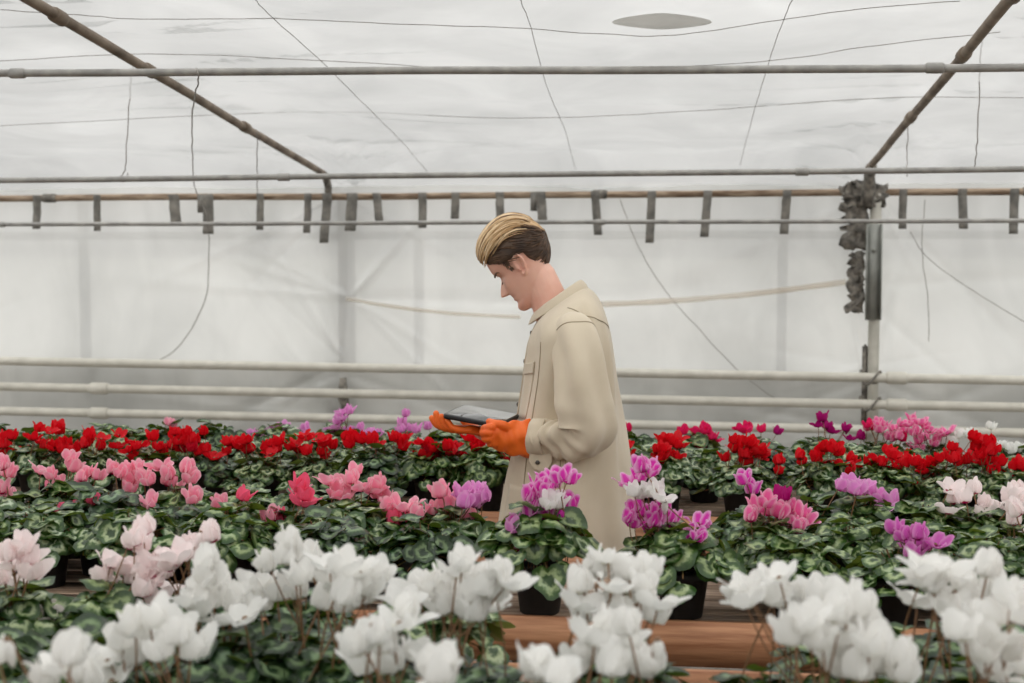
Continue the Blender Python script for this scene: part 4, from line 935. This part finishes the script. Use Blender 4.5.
# gloves
def chain(mb, pts, rad, n=14):
    C_ = catmull([tuple(p) + (r,) for p, r in zip(pts, rad)], 6)
    mb.tube([Vector(c[:3]) for c in C_], [c[3] for c in C_], n); mb.ball(pts[-1], rad[-1], seg=10, rings=6); mb.ball(pts[0], rad[0], seg=10, rings=6)
Q = lambda px, py, Y: at(px, py, Y)
gl = MB()   # near hand: back of the hand towards the camera, fingers under the tablet
def gaunt(t, th, p): return .003 * math.sin(5 * th + 9 * t) * (1 - t) + .0028 * math.sin(22 * t + 2 * math.sin(th * 2)) + .004 * ns(p.x * 30, p.y * 30, p.z * 30)
gl.tube([Vector(c[:3]) for c in catmull([tuple(Q(a, b, c)) for a, b, c in ((530, 439, 3.815), (522, 438.5, 3.812), (513, 437.5, 3.808), (505, 436.5, 3.803), (498, 435.5, 3.797), (491, 434.5, 3.79), (487, 434, 3.785))], 6)],
        [v[0] if isinstance(v, tuple) and len(v) == 1 else v for v in [(c[0], c[1]) for c in catmull([(.053, .043), (.051, .040), (.048, .038), (.043, .035), (.037, .033), (.031, .030), (.018, .020)], 6)]], 40, up=(0, 0, 1), disp=gaunt)
for i, (a, b, c, r) in enumerate([(491, 427.5, 3.775, .0108), (489, 433, 3.772, .0112), (490, 438.5, 3.775, .0108), (494, 443.5, 3.782, .0095)]):
    chain(gl, [Q(a + 5, b, c + .012), Q(a, b, c - .004), Q(a - 5.5 + i * .5, b + .5, c + .012), Q(a - 7 + i, b - i * 1.2 + 1, c + .045), Q(a - 8 + i, b - i * 2.0 + 1.5, c + .072)], [r * 1.1, r * 1.1, r, r * .95, r * .85])
chain(gl, [Q(508, 428, 3.785), Q(502, 425.0, 3.775), Q(495, 423.5, 3.785), Q(489, 421.5, 3.81)], [.014, .013, .0112, .0095])
gN = remesh(gl, 'glove', [M_GLOVE], .0022, man, 2); gN['label'] = 'near orange rubber glove gripping the right end of the tablet'
gl = MB()   # far hand: palm up under the tablet, fingers curling past its left end
chain(gl, [Q(530, 436, 4.03), Q(512, 436.5, 3.98), Q(498, 435.5, 3.945)], [.044, .036, .028], 24)
for dy, r in ((-.033, .0125), (-.011, .0135), (.011, .0135), (.033, .013)):
    chain(gl, [Q(500, 435.5, 3.945 + dy * .4), Q(486, 432.5, 3.915 + dy * .8), Q(470, 429.5, 3.89 + dy)], [.018, r + .002, r])
for a in [((470, 430.2, 3.855), (460, 429.7, 3.850), (452.5, 427.5, 3.848), (447.5, 420.5, 3.850), .0092), ((470, 430.2, 3.878), (456, 429.7, 3.874), (446.5, 426.5, 3.872), (441.5, 416.5, 3.873), .0102),
          ((470, 429.7, 3.901), (452, 429.2, 3.898), (441, 425.5, 3.896), (436.0, 413.5, 3.898), .0106), ((470, 429.2, 3.924), (451, 428.2, 3.922), (438.0, 425.5, 3.922), (431.8, 418, 3.924), .0102)]:
    chain(gl, [Q(*a[0]), Q(*a[1]), Q(*a[2]), Q(*a[3])], [a[4] * 1.1, a[4] * 1.08, a[4], a[4] * .88])
chain(gl, [Q(486, 433, 3.95), Q(476, 429, 3.985), Q(466, 423, 4.0), Q(459, 414, 3.998)], [.015, .013, .0115, .010])
gF = remesh(gl, 'glove', [M_GLOVE], .0022, man, 2); gF['label'] = 'far orange rubber glove curled around the left end of the tablet'

# tablet
Lp, Fp, Np = Q(442.5, 414.0, 3.84), Q(470, 405.4, 3.975), Q(500, 424.5, 3.795)
ex = (Np - Lp); ey = (Fp - Lp); lx = ex.length; ex.normalize(); ey = (ey - ex * ey.dot(ex)); ly = ey.length; ey.normalize(); ez = ex.cross(ey)
if ez.z < 0: ez = -ez
cT = Lp + ex * lx / 2 + ey * ly / 2
te = empty('tablet', cT, 'black tablet computer held flat in the orange gloves of the man', 'tablet')
def rr_plate(w_, h_, r, z0, z1, bev=.0):
    pts = []
    for cx_, cy_, a0 in ((w_ / 2 - r, h_ / 2 - r, 0), (-w_ / 2 + r, h_ / 2 - r, 90), (-w_ / 2 + r, -h_ / 2 + r, 180), (w_ / 2 - r, -h_ / 2 + r, 270)):
        for k in range(5): a = math.radians(a0 + 22.5 * k); pts.append((cx_ + r * math.cos(a), cy_ + r * math.sin(a)))
    ring = lambda s_, z: [cT + ex * (x * s_) + ey * (y * s_) + ez * z for x, y in pts]
    return [ring(.985, z0), ring(1, z0 + bev), ring(1, z1 - bev), ring(.985, z1)] if bev else [ring(1, z0), ring(1, z1)]
mb = MB(); mb.loft(rr_plate(lx, ly, .010, -.0125, 0, .002)); build('case', mb, M_CASE, te)
mb = MB(); mb.loft(rr_plate(lx - .010, ly - .010, .007, -.001, .0008)); build('screen', mb, M_SCREEN, te)
#</P>

# ------------------------------------------------------------------ light
w = bpy.data.worlds.new('overcast_sky'); sc.world = w; w.use_nodes = True; nt = w.node_tree; nt.nodes.clear()
bg = nt.nodes.new('ShaderNodeBackground'); wo = nt.nodes.new('ShaderNodeOutputWorld'); nt.links.new(bg.outputs[0], wo.inputs[0])
tc = nt.nodes.new('ShaderNodeTexCoord'); sp = nt.nodes.new('ShaderNodeSeparateXYZ'); nt.links.new(tc.outputs['Generated'], sp.inputs[0])
r = nt.nodes.new('ShaderNodeValToRGB'); nt.links.new(sp.outputs[2], r.inputs[0]); el = r.color_ramp.elements
el[0].position = 0.0; el[0].color = (.245, .242, .236, 1); el[1].position = .95; el[1].color = (1.0, .995, .98, 1); e3 = el.new(.3); e3.color = (.47, .465, .455, 1)
nt.links.new(r.outputs[0], bg.inputs[0]); bg.inputs[1].default_value = 2.6
sc.view_settings.view_transform = 'Standard'; sc.view_settings.look = 'None'; sc.view_settings.gamma = 1; sc.view_settings.use_curve_mapping = False
sc.view_settings.exposure = 0.15
sc.cycles.max_bounces = 8; sc.cycles.transparent_max_bounces = 12; sc.cycles.diffuse_bounces = 5; sc.cycles.use_denoising = True
